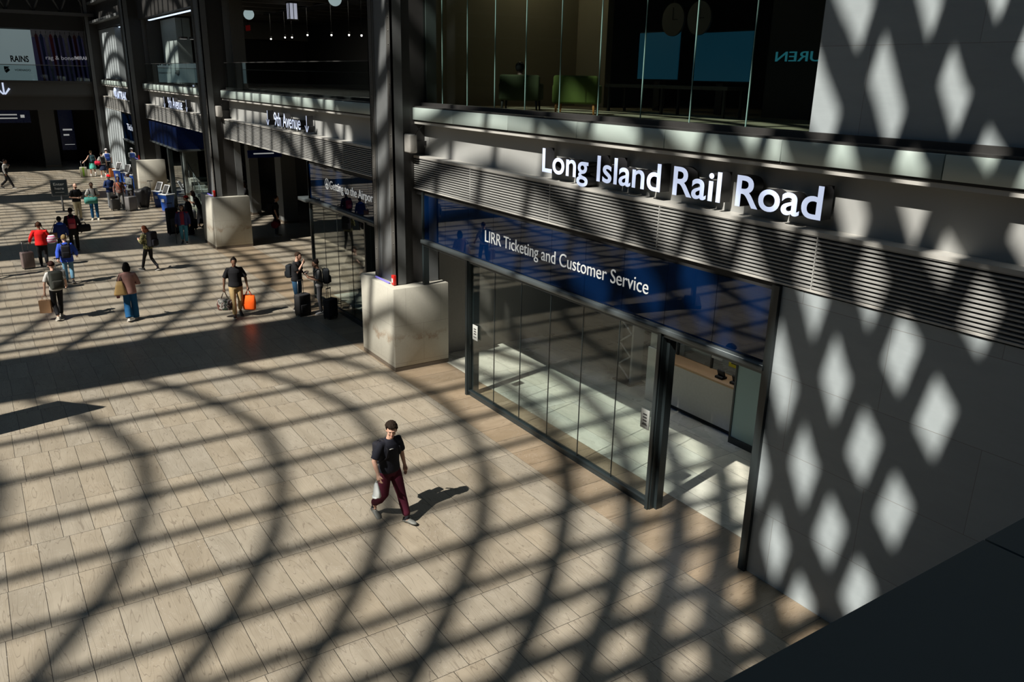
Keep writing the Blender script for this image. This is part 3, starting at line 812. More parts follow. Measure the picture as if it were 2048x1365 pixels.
MB().ball((-0.01, 0, 0.95), (0.105, 0.115, 0.12)).obj('hair', M_BLACK, t)

# screens on the opposite side of the hall (they mirror in the upper glass)
def mirror_screen(y0, y1, z0, z1, x, c, s, label):
    t = thing('wall_screen', label, 'screen', (x, (y0+y1)/2, z0))
    rel(MB().box(x-0.1, x, y0, y1, z0, z1).obj('screen_face', emit_mat('screen_%s' % int(abs(y0)*10), c, s), t), t)
    rel(MB().box(x-0.2, x-0.1, y0-0.1, y1+0.1, z0-0.1, z1+0.1).obj('housing', M_BLACK, t), t)
    return t

# reflections of blue screens in the glass, built as glowing panels behind it
def reflected_screen(x, y0, y1, z0, z1, label):
    t = thing('screen_reflection', label, 'screen', (x, (y0+y1)/2, z0))
    rel(MB().box(x-0.03, x, y0, y1, z0, z1).obj('screen_face', emit_mat('reflected_screen_blue', (0.012, 0.10, 0.17), 0.22), t), t)
    rel(MB().box(x, x+0.06, y0-0.03, y1+0.03, z0-0.03, z1+0.03).obj('housing', M_BLACK, t), t)
    rel(MB().box(x+0.0, x+0.05, (y0+y1)/2-0.1, (y0+y1)/2+0.1, 6.2, z0).obj('stand', M_BLACK, t), t)
reflected_screen(14.5, 14.75, 16.15, 6.95, 8.03, 'reflection of a dim blue screen, built as a panel, left of the two')
reflected_screen(14.5, 12.55, 14.25, 6.93, 7.97, 'reflection of a dim blue screen, built as a panel, right of the two')
t = thing('lounge_table', 'dark low console beneath the screen reflections in the lounge', 'table', (13.2, 13.6, 6.20))
MB().box(-0.3, 0.3, -1.9, 1.9, 0.55, 0.62).obj('table_top', plain('console_dark', (0.05, 0.05, 0.045), 0.5), t)
for sx in (-0.25, 0.25):
    for sy in (-1.8, 0, 1.8): MB().box(sx-0.025, sx+0.025, sy-0.025, sy+0.025, 0, 0.55).obj('leg', M_BLACK, t)
for yy, lab in ((14.62, 'reflection of a round dark clock, built as a solid disc, the left one'), (13.80, 'reflection of a round dark clock, built as a solid disc, the right one')):
    t = thing('disc_reflection', lab, 'clock', (14.1, yy, 7.90))  # clock mirrored in the upper glass, built as a solid disc
    MB().cyl((0, 0, 0.36), 0.36, 0.05, 'x', 32).obj('dial', plain('reflected_dial_grey', (0.09, 0.09, 0.085), 0.6), t)
    MB().box(-0.035, -0.028, -0.01, 0.01, 0.36, 0.62).box(-0.035, -0.028, -0.16, 0.01, 0.35, 0.37).obj('hand', M_BLACK, t)
    MB().tube([(0, 0, 0.72), (0, 0, 2.3)], 0.02, 8).obj('stem', M_BLACK, t)
struct(MB().box(14.475, 14.55, 9.7, 12.1, 6.2, 10.6).obj('wall_letter_backing', M_BLACK))  # black backing added to hold the reflected letters
t = thing('letter_reflection', 'reflection of cyan capital letters, built behind the upper glass beside the stone wall', 'sign', (14.5, 11.0, 7.3))  # sign reflected in the glass, built as glowing mirrored letters
lettering(t, 'LAUREN', (14.45, 10.22, 7.345), (0, 1, 0), (0, 0, 1), 1.66, 0.19, 0.02, [emit_mat('reflected_letter', (0.03, 0.22, 0.28), 0.45)], bold=0.0)

# second bay: open gallery with glass balustrade, lamps
def balustrade(y0, y1, label):
    t = thing('glass_balustrade', label, 'balustrade', (8.9, (y0+y1)/2, 6.25))
    n = max(1, round((y1-y0)/2.6)); w = (y1-y0)/n
    for k in range(n):
        rel(MB().box(8.894, 8.906, y0+k*w+0.01, y0+(k+1)*w-0.01, 6.25, 7.24).obj('glass_pane', M_BALGL, t), t)
    rel(MB().box(8.88, 8.92, y0, y1, 7.24, 7.265).obj('top_rail', M_STEELD, t), t)
balustrade(18.9, 33.8, 'clear glass balustrade above the larger 9th Avenue sign')
balustrade(35.3, 50.0, 'clear glass balustrade above the smaller 9th Avenue sign')
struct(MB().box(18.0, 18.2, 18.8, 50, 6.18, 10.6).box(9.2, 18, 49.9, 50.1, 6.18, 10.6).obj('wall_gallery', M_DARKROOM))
struct(MB().box(9.3, 9.8, 33.9, 34.4, 6.18, 10.6).obj('wall_gallery_pier', plain('gallery_pier_tan', (0.09, 0.085, 0.075), 0.8)))
M_GLOBE = emit_mat('opal_globe', (0.60, 0.78, 0.80), 0.42)
for x, y, z, lab in ((12.0, 40.55, 9.50, 'white globe pendant lamp left of the lantern'), (12.0, 29.9, 9.50, 'white globe pendant lamp right of the lantern, cut by the frame')):
    t = thing('pendant_lamp', lab, 'lamp', (x, y, z))
    MB().ball((0, 0, 0), 0.24).obj('globe', M_GLOBE, t)
    MB().tube([(0, 0, 0.2), (0, 0, 9.76-z)], 0.02, 8).tube([(0, 0, 0.20), (0, 0, 0.26)], [0.12, 0.06], 12).obj('stem', M_BLACK, t)
t = thing('lantern', 'square pendant lantern with glowing panels under the gallery ceiling', 'lamp', (12.0, 34.55, 8.98))
MLP = emit_mat('lantern_panel', (0.62, 0.66, 0.80), 0.5)
for s_ in (-1, 1):
    MB().box(-0.16, 0.16, s_*0.16-0.006, s_*0.16+0.006, 0.04, 0.64).obj('lit_panel', MLP, t)
    MB().box(s_*0.16-0.006, s_*0.16+0.006, -0.16, 0.16, 0.04, 0.64).obj('lit_panel', MLP, t)
m = MB()
for sx in (-0.17, 0.17):
    for sy in (-0.17, 0.17): m.box(sx-0.016, sx+0.016, sy-0.016, sy+0.016, 0.0, 0.68)
for s_ in (-0.172, 0.172): m.box(-0.012, 0.012, s_-0.008, s_+0.008, 0, 0.68); m.box(s_-0.008, s_+0.008, -0.012, 0.012, 0, 0.68)
m.box(-0.20, 0.20, -0.20, 0.20, 0.0, 0.04); m.box(-0.20, 0.20, -0.20, 0.20, 0.64, 0.70); m.tube([(0, 0, 0.70), (0, 0, 0.78)], 0.02, 8)
m.obj('metal_cage', M_BLACK, t)
M_SPOT = emit_mat('spot_glow', (1.0, 0.95, 0.85), 3.0)
spots = [(13, 40.65, 8.46), (13, 38.6, 8.47), (13, 37.65, 8.45), (13, 35.66, 8.49), (13, 32.92, 8.41), (13, 31.12, 8.36), (13, 29.93, 8.31)]
nm = ['first', 'second', 'third', 'fourth', 'fifth', 'sixth', 'seventh']
for (x, y, z), w in zip(spots, nm):
    t = thing('spotlight', 'tiny bright ceiling spotlight, %s from the left of the gallery row' % w, 'spotlight', (x, y, z), 0, 'gallery spotlights')
    MB().ball((0, 0, 0), 0.04, 0, 8, 6).obj('lens', M_SPOT, t)
    MB().tube([(0, 0, 0.03), (0, 0, 0.12)], 0.05, 8).tube([(0, 0, 0.1), (0, 0, 9.76-z)], 0.012, 6).obj('housing', M_BLACK, t)
t = thing('exit_sign', 'dim red exit sign on the dark gallery wall left of the lantern', 'sign', (14.0, 47.6, 9.1))
MB().tube([(0, 0, 0.25), (0, 0, 0.7)], 0.01, 6).obj('hanger', M_BLACK, t)
MB().box(-0.05, 0, -0.4, 0.3, 0, 0.28).obj('sign_face', plain('dim_red_sign', (0.10, 0.01, 0.01), 0.6, emit=(0.25, 0.01, 0.01), es=0.12), t)
# ceiling ribs of the gallery, and linear lights
m = MB()
for k in range(14): m.box(9.3, 18, 19.5+k*2.2, 19.8+k*2.2, 9.60, 9.80)
m.box(9.2, 18, 18.8, 49.9, 9.80, 9.9)
struct(m.obj('ceiling_gallery_ribs', plain('gallery_rib', (0.13, 0.115, 0.09), 0.8)))
M_LIN = emit_mat('linear_light', (0.62, 0.78, 1.0), 1.6)
for y0, y1, lab in ((36.6, 49.6, 'long white linear light over the middle gallery'), (53.5, 59.2, 'short white linear light over the farthest gallery')):
    t = thing('linear_light', lab, 'light', (9.3, (y0+y1)/2, 9.46))
    rel(MB().box(9.25, 9.35, y0, y1, 9.46, 9.50).obj('light_bar', M_LIN, t), t)
    rel(MB().box(9.2, 9.4, y0, y1, 9.50, 9.56).obj('housing', M_STEELD, t), t)
struct(MB().box(9.9, 10.6, 46.2, 49.8, 6.18, 9.5).obj('wall_gallery_return', plain('gallery_return_paint', (0.26, 0.31, 0.30), 0.7)))
struct(MB().box(10.7, 18.0, 49.4, 49.85, 8.75, 9.8).obj('wall_gallery_soffit', plain('gallery_soffit', (0.28, 0.26, 0.21), 0.8)))
for k, (x, y) in enumerate(((9.95, 45.0), (10.45, 45.0), (10.95, 45.0))):
    t = thing('track_light', ['left', 'middle', 'right'][k] + ' track light hanging in the gallery under the long linear light', 'light', (x, y, 8.5))
    MB().cyl((0, 0, 0), 0.22, 0.10, 'z', 16).obj('shade', M_STEELD, t)
    MB().cyl((0, 0, -0.055), 0.18, 0.01, 'z', 16).obj('diffuser', emit_mat('track_diffuser', (0.9, 0.9, 0.85), 0.25), t)
    MB().tube([(0, 0, 0.05), (0, 0, 0.9)], 0.015, 6).obj('stem', M_BLACK, t)

# girder ledge across the columns above the galleries
struct(MB().box(8.45, 8.9, 51.4, 65.9, 9.9, 10.05).box(8.45, 8.9, 51.4, 65.9, 11.1, 11.25).obj('trim_30', M_STEEL))

# ------------------------------------------------------------------ the far end of the hall
struct(MB().box(-31, 8.4, 66.3, 66.9, 5.16, 5.95).box(-31, 8.4, 66.5, 67.0, 5.05, 5.16).obj('trim_31', plain('far_fascia', (0.055, 0.056, 0.056), 0.6)))
struct(MB().box(-31, 8.4, 66.1, 66.9, 5.95, 6.10).obj('trim_32', M_STEELD))
struct(MB().box(-31, 8.4, 66.6, 68.5, 4.15, 5.05).obj('wall_far_beam', plain('far_beam_brown', (0.032, 0.030, 0.028), 0.7)))
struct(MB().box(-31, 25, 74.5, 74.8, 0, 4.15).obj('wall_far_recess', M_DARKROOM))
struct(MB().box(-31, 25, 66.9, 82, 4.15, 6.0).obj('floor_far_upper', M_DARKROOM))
struct(MB().box(-31, 25, 66.6, 67.2, 9.45, 10.35).obj('wall_far_header', M_BLACK))
m = MB().box(-31, 8.8, 65.7, 66.2, 10.35, 10.55)
for k in range(14):
    x = -14+k*1.6
    m.tube([(x, 66, 10.5), (x+0.8, 66, 12.4)], 0.07, 6); m.tube([(x+0.8, 66, 12.4), (x+1.6, 66, 10.5)], 0.07, 6)
m.box(-31, 8.8, 65.8, 66.2, 12.3, 12.5)
struct(m.obj('trim_33', plain('far_truss', (0.07, 0.07, 0.07), 0.5)))
struct(MB().box(-31, 25, 69.0, 69.3, 9.4, 17.5).obj('wall_far_top', M_DARKROOM))
t = thing('billboard', 'pale grey billboard with bold black lettering on the far gallery', 'billboard', (2.9, 69, 6.0))
rel(MB().box(-2.0, 5.05, 68.8, 69.0, 6.0, 9.45).obj('board', plain('billboard_grey', (0.30, 0.35, 0.36), 0.6, var=0.04, scale=1, emit=(0.30, 0.40, 0.42), es=0.33), t), t)
INK = plain('billboard_ink', (0.01, 0.01, 0.01), 0.7)
lettering(t, 'RAINS', (3.58, 68.79, 7.30), (1, 0, 0), (0, 0, 1), 1.10, 0.42, 0.01, [INK], bold=0.03)
lettering(t, 'VORNADO', (3.72, 68.79, 6.70), (1, 0, 0), (0, 0, 1), 0.98, 0.13, 0.01, [INK], bold=0.02)
m = MB().prism([(3.10, 6.72), (3.45, 6.98), (3.10, 7.0)], 68.78, 68.79, 0, 'xz').prism([(3.2, 6.55), (3.45, 6.75), (3.35, 6.9), (3.1, 6.7)], 68.775, 68.785, 0, 'xz')
rel(m.obj('emblem', INK, t), t)
t = thing('billboard', 'dark photographic billboard of hanging clothes on the far gallery', 'billboard', (6.9, 69, 6.0))
rel(MB().box(5.06, 8.9, 68.8, 69.0, 6.0, 9.5).obj('board', plain('billboard_dark', (0.02, 0.02, 0.035), 0.6, emit=(0.012, 0.012, 0.03), es=0.5), t), t)
rel(MB().box(5.06, 8.9, 68.79, 68.8, 9.0, 9.5).obj('rail_strip', plain('billboard_sky', (0.3, 0.3, 0.36), 0.6, var=0.6, scale=3), t), t)
cl = [(0.10, 0.02, 0.03), (0.02, 0.04, 0.14), (0.28, 0.29, 0.33), (0.16, 0.02, 0.03), (0.01, 0.01, 0.03), (0.06, 0.06, 0.14), (0.30, 0.31, 0.36), (0.02, 0.02, 0.05), (0.12, 0.03, 0.04), (0.03, 0.06, 0.20), (0.22, 0.22, 0.25), (0.02, 0.02, 0.04)]
for k, c in enumerate(cl):
    x = 5.25+k*0.30
    rel(MB().prism([(x, 9.1), (x+0.10, 9.25), (x+0.2, 9.1), (x+0.30, 6.05), (x+0.16, 6.05)], 68.76+0.002*k, 68.79, 0, 'xz').obj('garment', plain('garment_%d' % k, c, 0.8, var=0.3, scale=5), t), t)
    rel(MB().tube([(x+0.1, 68.77, 9.25), (x+0.12, 68.77, 9.4)], 0.015, 6).obj('hanger', M_BLACK, t), t)
lettering(t, 'rag & bone', (5.75, 68.74, 7.52), (1, 0, 0), (0, 0, 1), 1.75, 0.26, 0.01, [emit_mat('bill_letters', (0.30, 0.30, 0.32), 0.6)], bold=-0.01)
lettering(t, '/MIRAMAR', (7.52, 68.74, 7.55), (1, 0, 0), (0, 0, 1), 1.35, 0.24, 0.01, [emit_mat('bill_letters', (0.30, 0.30, 0.32), 0.6)], bold=0.02)
t = thing('arrow_sign', 'lit white down arrow on the far end fascia', 'sign', (2.75, 66.3, 5.2))
m = MB().box(-0.05, 0.05, -0.1, -0.02, 0.02, 0.85)
for s_ in (-1, 1): m.prism([(-0.0*s_, -0.02), (0.0+0.10*s_, -0.02), (0.40*s_, 0.34), (0.30*s_, 0.42)], -0.1, -0.02, 0, 'xz')
m.obj('arrow', [WHT], t)
t = thing('glass_balustrade', 'clear glass balustrade in front of the far billboards', 'balustrade', (-11, 66.4, 6.1))
rel(MB().box(-30, 8.3, 66.39, 66.41, 6.1, 7.1).obj('glass_pane', M_BALGL, t), t)
rel(MB().box(-30, 8.3, 66.38, 66.42, 7.1, 7.14).obj('top_rail', M_STEEL, t), t)
for x0, x1, lab in ((4.75, 5.75, 'wide grey column in the dark recess at the far end'), (-3.5, -2.4, 'grey column in the far recess at the left')):
    t = thing('recess_column', lab, 'column', ((x0+x1)/2, 69.5, 0))
    rel(MB().box(x0, x1, 69.0, 70.0, 0, 4.15).obj('shaft', plain('recess_column_grey', (0.06, 0.06, 0.06), 0.6), t), t)
    rel(MB().box(x0-0.03, x1+0.03, 68.97, 70.03, 0, 0.15).obj('skirting', M_PLBASE, t), t)
t = thing('overhead_sign', 'blue overhead direction sign in the dark recess at far left', 'sign', (2.3, 68.6, 3.2))
MB().box(-3.2, 1.9, -0.05, 0.05, 0, 0.85).obj('panel', M_BLUESIGN, t)
for z in (0.52, 0.28): MB().box(-2.8, 1.1, -0.06, -0.05, z, z+0.08).obj('printed_line', M_LET, t)
MB().box(1.3, 1.55, -0.06, -0.05, 0.35, 0.55).obj('symbol', M_LET, t)
MB().tube([(-2.5, 0, 0.85), (-2.5, 0, 0.96)], 0.03, 6).tube([(1.5, 0, 0.85), (1.5, 0, 0.96)], 0.03, 6).obj('hanger', M_BLACK, t)
t = thing('banner_sign', 'tall narrow blue banner on the dark wall right of the grey recess column', 'sign', (6.9, 73.9, 0.8))
MB().box(-0.5, 0.5, -0.05, 0.05, 0, 3.2).obj('panel', M_BLUESIGN, t)
MB().box(-0.3, 0.35, -0.06, -0.05, 1.5, 1.62).box(-0.3, 0.1, -0.06, -0.05, 1.1, 1.22).box(-0.3, 0.4, -0.06, -0.05, 0.4, 0.44).obj('printed_line', M_LET, t)
MB().box(-0.5, 0.5, 0.05, 0.6, -0.8, 3.2).obj('backing_wall', M_DARKROOM, t)

# mezzanine parapet next to the camera
struct(MB().box(-8, 2.568, -1.5, 1.05, 4.9, 5.5).box(2.58, 8.7, -1.5, 1.05, 4.9, 5.5).obj('trim_40', M_SLAB))
# unseen flat panel added left of the frame to cast a shadow into it
t = thing('shadow_panel', 'unseen flat panel added left of the frame to cast a shadow', 'totem', (-1.6, 17.9, 0))
mm = MB().box(-0.60, 0.60, -0.05, 0.05, 0.1, 3.2); o = mm.obj('flat_panel', M_FRAME, t)
MB().box(-0.65, 0.65, -0.25, 0.25, 0, 0.1).obj('base', M_BLACK, t)
t.rotation_euler = (0, 0, math.atan2(0.78, -0.74))

# fill lights added to brighten the rooms behind the facade
def room_fill(name, x, y, z, sx, sy, e, c, label):
    t = thing('fill_light', label, 'light', (x, y, z))
    MB().box(-sx/2, sx/2, -sy/2, sy/2, 0.0, 0.03).obj('housing', M_STEELD, t)
    ld = bpy.data.lights.new(name, 'AREA'); ld.shape = 'RECTANGLE'; ld.size = sx; ld.size_y = sy; ld.energy = e; ld.color = c
    lo = bpy.data.objects.new(name, ld); COL.objects.link(lo); lo.parent = t; lo.location = (0, 0, -0.02)
room_fill('lounge_fill', 12.6, 18.0, 10.5, 0.8, 0.8, 26, (1.0, 0.80, 0.50), 'warm fill light added over the armchairs')
room_fill('ticket_fill', 12.0, 11.5, 4.28, 0.6, 4.0, 42, (0.95, 0.97, 1.0), 'cool fill light added over the ticket counter')
room_fill('gallery_fill', 13.5, 36.0, 9.6, 1.0, 12.0, 110, (0.95, 0.90, 0.75), 'fill light added over the middle gallery')

# ------------------------------------------------------------------ people
def fused(mb, name, mats, parent, voxel, smooth=2):
    """one continuous skin from overlapping shapes"""
    bmesh.ops.recalc_face_normals(mb.bm, faces=mb.bm.faces[:])
    me = bpy.data.meshes.new('tmp'); mb.bm.to_mesh(me); mb.bm.free()
    o = bpy.data.objects.new('tmp', me); COL.objects.link(o)
    md = o.modifiers.new('r', 'REMESH'); md.mode = 'VOXEL'; md.voxel_size = voxel; md.use_smooth_shade = True
    if smooth:
        ms = o.modifiers.new('s', 'SMOOTH'); ms.iterations = smooth; ms.factor = 0.5
    dg = bpy.context.evaluated_depsgraph_get()
    me2 = bpy.data.meshes.new_from_object(o.evaluated_get(dg))
    bpy.data.objects.remove(o); bpy.data.meshes.remove(me)
    me2.name = name; me2.materials.clear()
    for m in mats: me2.materials.append(m)
    for f in me2.polygons: f.use_smooth = True; f.material_index = 0
    ob = bpy.data.objects.new(name, me2); COL.objects.link(ob); ob.parent = parent
    return ob

SKIN = {'light': plain('skin_light', (0.56, 0.33, 0.24), 0.5, var=0.06, scale=8), 'tan': plain('skin_tan', (0.36, 0.20, 0.13), 0.5, var=0.06, scale=8),
        'brown': plain('skin_brown', (0.17, 0.085, 0.05), 0.5, var=0.08, scale=8), 'dark': plain('skin_dark', (0.075, 0.04, 0.027), 0.5, var=0.08, scale=8)}
M_LIP = plain('lip_tone', (0.40, 0.12, 0.10), 0.5)
M_EYE = plain('eye_dark', (0.03, 0.02, 0.015), 0.25)
M_SOLE = plain('white_sole', (0.60, 0.58, 0.54), 0.6)
def cloth(name, c, var=0.15, scale=7, rough=0.85): return plain('cloth_' + name, c, rough, 0, 0.2, var, scale, bump=0.35)
def pattern_cloth(name, cols, scale=14):
    if 'cloth_'+name in MATS: return MATS['cloth_'+name]
    t = NT('cloth_' + name)
    n = t.noise(t.coord(), scale, 3, 0.6, 0.8)
    st = []
    for i, c in enumerate(cols): st.append((0.30 + 0.40*i/len(cols), c))
    rp = t.ramp(n, st); rp.node.color_ramp.interpolation = 'CONSTANT'
    t.l.new(rp, t.b.inputs['Base Color']); t.b.inputs['Roughness'].default_value = 0.85
    MATS['cloth_'+name] = t.m
    return t.m
def stripe_cloth(name, a, b, freq=9.0, axis=2):
    t = NT('cloth_' + name)
    co = t.node('ShaderNodeSeparateXYZ'); t.l.new(t.coord(), co.inputs[0])
    f = t.math('LESS_THAN', t.math('FRACT', t.math('MULTIPLY', co.outputs[axis], freq)), 0.5)
    t.put(t.b.inputs['Base Color'], t.mix(f, rgb(*a), rgb(*b))); t.b.inputs['Roughness'].default_value = 0.85
    return t.m

ARM = {  # (elbow, wrist, elbow bend of fingers) in metres for a 1.75 m figure; x is outwards
    'down': ((0.255, -0.02, 1.14), (0.265, 0.06, 0.90)),
    'fwd': ((0.25, 0.06, 1.15), (0.25, 0.23, 0.98)),
    'back': ((0.265, -0.12, 1.16), (0.28, -0.17, 0.93)),
    'phone': ((0.235, 0.05, 1.13), (0.10, 0.28, 1.20)),
    'eat': ((0.23, 0.14, 1.20), (0.06, 0.22, 1.44)),
    'belly': ((0.28, 0.0, 1.13), (0.08, 0.21, 1.10)),
    'pull': ((0.26, -0.10, 1.16), (0.28, -0.27, 0.95)),
    'push': ((0.25, 0.08, 1.14), (0.22, 0.34, 1.06)),
    'strap': ((0.27, 0.03, 1.16), (0.15, 0.17, 1.34)),
    'side': ((0.30, 0.02, 1.17), (0.33, 0.16, 1.00)),
    'carry': ((0.27, 0.0, 1.13), (0.30, 0.03, 0.86)),
}
def lerp(a, b, t): return Vector(a)*(1-t) + Vector(b)*t

def head_shape(m, c, yaw, pitch, detail):
    """skull, jaw, nose, brow, ears around head centre c"""
    rot = Euler((-pitch, 0, -yaw)).to_matrix()
    def skull(p):
        z = p.z
        if z < 0: p.x *= 1 - 0.30*min(1, -z/0.115); p.y = p.y*(1 - 0.16*min(1, -z/0.115)) + 0.018*min(1, -z/0.115)
        if p.y > 0: p.x *= 1 - 0.12*(p.y/0.10)
        return p
    m.ball(c, (0.077, 0.098, 0.118), 0, 24, 16, skull, rot)
    def at(x, y, z): return Vector(c) + rot @ Vector((x, y, z))
    m.ball(at(0, 0.105, -0.012), (0.014, 0.022, 0.022), 0, 10, 8, None, rot)      # nose
    m.tube([at(0, 0.092, 0.022), at(0, 0.118, -0.018)], [0.008, 0.013], 8)
    m.ball(at(0, 0.086, 0.034), (0.052, 0.014, 0.010), 0, 12, 8, None, rot)       # brow
    m.ball(at(0, 0.082, -0.080), (0.028, 0.022, 0.020), 0, 10, 8, None, rot)      # chin
    m.ball(at(0, 0.094, -0.047), (0.024, 0.010, 0.010), 0, 10, 8, None, rot)      # lips base
    for s in (-1, 1):
        m.ball(at(s*0.078, -0.005, -0.005), (0.012, 0.022, 0.034), 0, 10, 8, None, rot)
        m.ball(at(s*0.040, 0.070, -0.025), (0.020, 0.018, 0.022), 0, 10, 8, None, rot)
    return at, rot

def hand_shape(m, w, d, side, curl, sc_, inward):
    """palm and five fingers from wrist w along direction d"""
    d = d.normalized()
    ax = inward - d*inward.dot(d); ax = ax.normalized()   # palm normal (towards the body)
    wd = d.cross(ax)                                      # across the palm
    if wd.y < 0: wd = -wd                                 # thumb side faces forward
    p1 = w + d*0.085*sc_
    m.tube([w - d*0.02*sc_, w + d*0.02*sc_, w + d*0.055*sc_, p1], [0.027*sc_, 0.034*sc_, 0.042*sc_, 0.038*sc_], 10, ell=None)
    for i, (off, ln) in enumerate(((0.030, 0.072), (0.010, 0.080), (-0.010, 0.074), (-0.029, 0.058))):
        b = p1 + wd*off*sc_ - d*0.005*sc_
        a1 = (d*math.cos(curl*0.5) + ax*math.sin(curl*0.5)).normalized()
        a2 = (d*math.cos(curl) + ax*math.sin(curl)).normalized()
        a3 = (d*math.cos(curl*1.7) + ax*math.sin(curl*1.7)).normalized()
        q1 = b + a1*ln*0.45*sc_; q2 = q1 + a2*ln*0.32*sc_; q3 = q2 + a3*ln*0.28*sc_
        m.tube([b, q1, q2, q3], [0.0098*sc_, 0.0092*sc_, 0.0085*sc_, 0.0068*sc_], 7)
    tb = w + d*0.028*sc_ + wd*0.030*sc_
    t1 = tb + (d*0.75 + wd*0.55 + ax*0.35).normalized()*0.040*sc_
    t2 = t1 + (d*0.85 + wd*0.1 + ax*0.55).normalized()*0.032*sc_
    m.tube([tb, t1, t2], [0.0135*sc_, 0.0115*sc_, 0.0085*sc_], 7)

def person(label, x, y, head=0, H=1.75, skin='light', hair=('short', (0.05, 0.03, 0.02)), top=('tee', None), bottom=('trousers', None),
           shoes=(0.03, 0.03, 0.03), arms=('down', 'down'), stride=0.0, lead='L', lean=0.0, yaw=0, nod=0, build=1.0, fine=False, group=None, sole=True):
    """head: heading in degrees, 0 = away from the camera down the hall, 90 = to the right, towards the facade"""
    S = H/1.75
    root = thing('person', label, 'person', (x, y, 0), -R(head), group)
    vox = 0.0065 if fine else 0.012
    B = build
    def V(a, b, c):   # lean shears everything above the hips forward
        return Vector((a*S, (b + lean*max(0, c-0.93))*S, c*S))
    # legs -----------------------------------------------------------
    legs = []
    for s in (-1, 1):
        ld = (lead == 'L') == (s == -1)
        if stride > 0:
            if ld: hip, knee, ank, toe = (0.095, 0.0, 0.92), (0.10, 0.55*stride, 0.50), (0.095, stride, 0.10), 0.06
            else: hip, knee, ank, toe = (0.095, 0.0, 0.92), (0.10, -0.22*stride+0.05, 0.49), (0.095, -0.95*stride, 0.17), -0.10
        else:
            hip, knee, ank, toe = (0.095, 0.0, 0.92), (0.105, 0.02, 0.50), (0.11, -0.01, 0.085), 0.0
        legs.append((s, V(s*hip[0], hip[1], hip[2]), V(s*knee[0], knee[1], knee[2]), V(s*ank[0], ank[1], ank[2]), toe, ld))
    drop = 0.0
    m = MB()
    short_leg = bottom[0] in ('skirt', 'shorts', 'dress')
    for s, h, k, a, toe, ld in legs:
        if short_leg:
            m.tube([h, lerp(h, k, .5), k, lerp(k, a, .35), a], [0.080*S, 0.070*S, 0.050*S, 0.052*S, 0.034*S], 12)
        else:
            m.tube([lerp(k, a, .55), a], [0.045*S, 0.036*S], 10)
            m.tube([h, k, lerp(k, a, .6)], [0.07*S, 0.045*S, 0.04*S], 10)
        m.tube([a, a + Vector((0, 0.03*S, -0.055*S))], [0.034*S, 0.03*S], 8)
    # torso core, neck
    def TR(z, rx, ry, dy=0.0):
        v = V(0, dy, z); return (v.x, v.y, v.z, rx*S*B, ry*S*B)
    m.loft([TR(.84, .12, .09), TR(.93, .155, .105), TR(1.05, .135, .095), TR(1.2, .145, .105), TR(1.33, .150, .098), TR(1.40, .125, .08), TR(1.45, .07, .062)], 20)
    nk = V(0, 0.0, 1.44); hc = V(0, 0.035 + nod*0.04, 1.635 - abs(nod)*0.02)
    m.tube([nk, lerp(nk, hc, .45), lerp(nk, hc, .75)], [0.062*S, 0.052*S, 0.052*S], 14)
    at, hrot = head_shape(m, hc, R(yaw), nod, fine)
    if S != 1: pass
    # arms
    hands = []
    for s, an in ((-1, arms[0]), (1, arms[1])):
        e0, w0 = ARM[an] if isinstance(an, str) else an
        sh = V(s*0.172*B, 0, 1.405); e = V(s*e0[0]*(1+(B-1)*.7), e0[1], e0[2]); w = V(s*w0[0]*(1+(B-1)*.7), w0[1], w0[2])
        m.tube([V(s*0.10, 0, 1.40), sh, lerp(sh, e, .5), e, lerp(e, w, .35), w], [0.045*S, 0.044*S*B, 0.043*S*B, 0.038*S*B, 0.037*S, 0.026*S], 12)
        d = (w - e)
        if an in ('down', 'carry', 'back', 'fwd', 'pull', 'side'): d = d.normalized() + Vector((0, 0.0, -0.4))
        inward = Vector((-s, 0, 0)) if w.z < 1.05*S else Vector((-s*0.4, -0.3, 0.8))
        hand_shape(m, w, d, s, 1.15 if an in ('carry', 'pull', 'phone', 'strap', 'eat', 'push') else 0.5, S, inward)
        hands.append((sh, e, w, w + d.normalized()*0.09*S))
    body = fused(m, 'body', [SKIN[skin]], root, vox)
    # face parts
    if fine or abs(((head + yaw) % 360) - 180) < 100:
        for s in (-1, 1):
            e = MB().ball(at(s*0.031, 0.088, 0.010), (0.008, 0.005, 0.0045), 0, 8, 6, None, hrot); e.obj('eye', M_EYE, root)
            if fine: MB().tube([at(s*0.016, 0.099, 0.030), at(s*0.034, 0.097, 0.036), at(s*0.050, 0.085, 0.030)], 0.003, 6).obj('eyebrow', plain('eyebrow_brown', (0.10, 0.055, 0.035), 0.8), root)
        MB().ball(at(0, 0.104, -0.047), (0.022, 0.006, 0.007), 0, 10, 6, None, hrot).obj('mouth', M_LIP, root)
    # shoes
    bt0 = bottom[0]
    sockm = cloth('white_sock', (0.5, 0.5, 0.48)) if bt0 == 'skirt' else cloth('dark_sock', (0.015, 0.015, 0.02))
    sm = plain('shoe_%d_%d_%d' % tuple(int(c*99) for c in shoes), shoes, 0.6)
    for s, h, k, a, toe, ld in legs:
        q = MB()
        pit = toe*1.6 if stride else 0
        base = Vector((a.x, a.y - 0.05*S, 0.0 if (ld or stride == 0) else 0.045*S))
        rt = Euler((pit*1.2 if ld else pit*2.2, 0, -s*R(7))).to_matrix()
        def fp(px, py, pz): return base + rt @ Vector((px*S, py*S, pz*S))
        prof = [(-0.035, 0.030, 0.055, 0.035), (0.0, 0.038, 0.075, 0.042), (0.06, 0.040, 0.090, 0.044), (0.12, 0.045, 0.066, 0.042), (0.18, 0.048, 0.05, 0.036), (0.225, 0.036, 0.036, 0.026), (0.245, 0.012, 0.02, 0.016)]
        rings = []
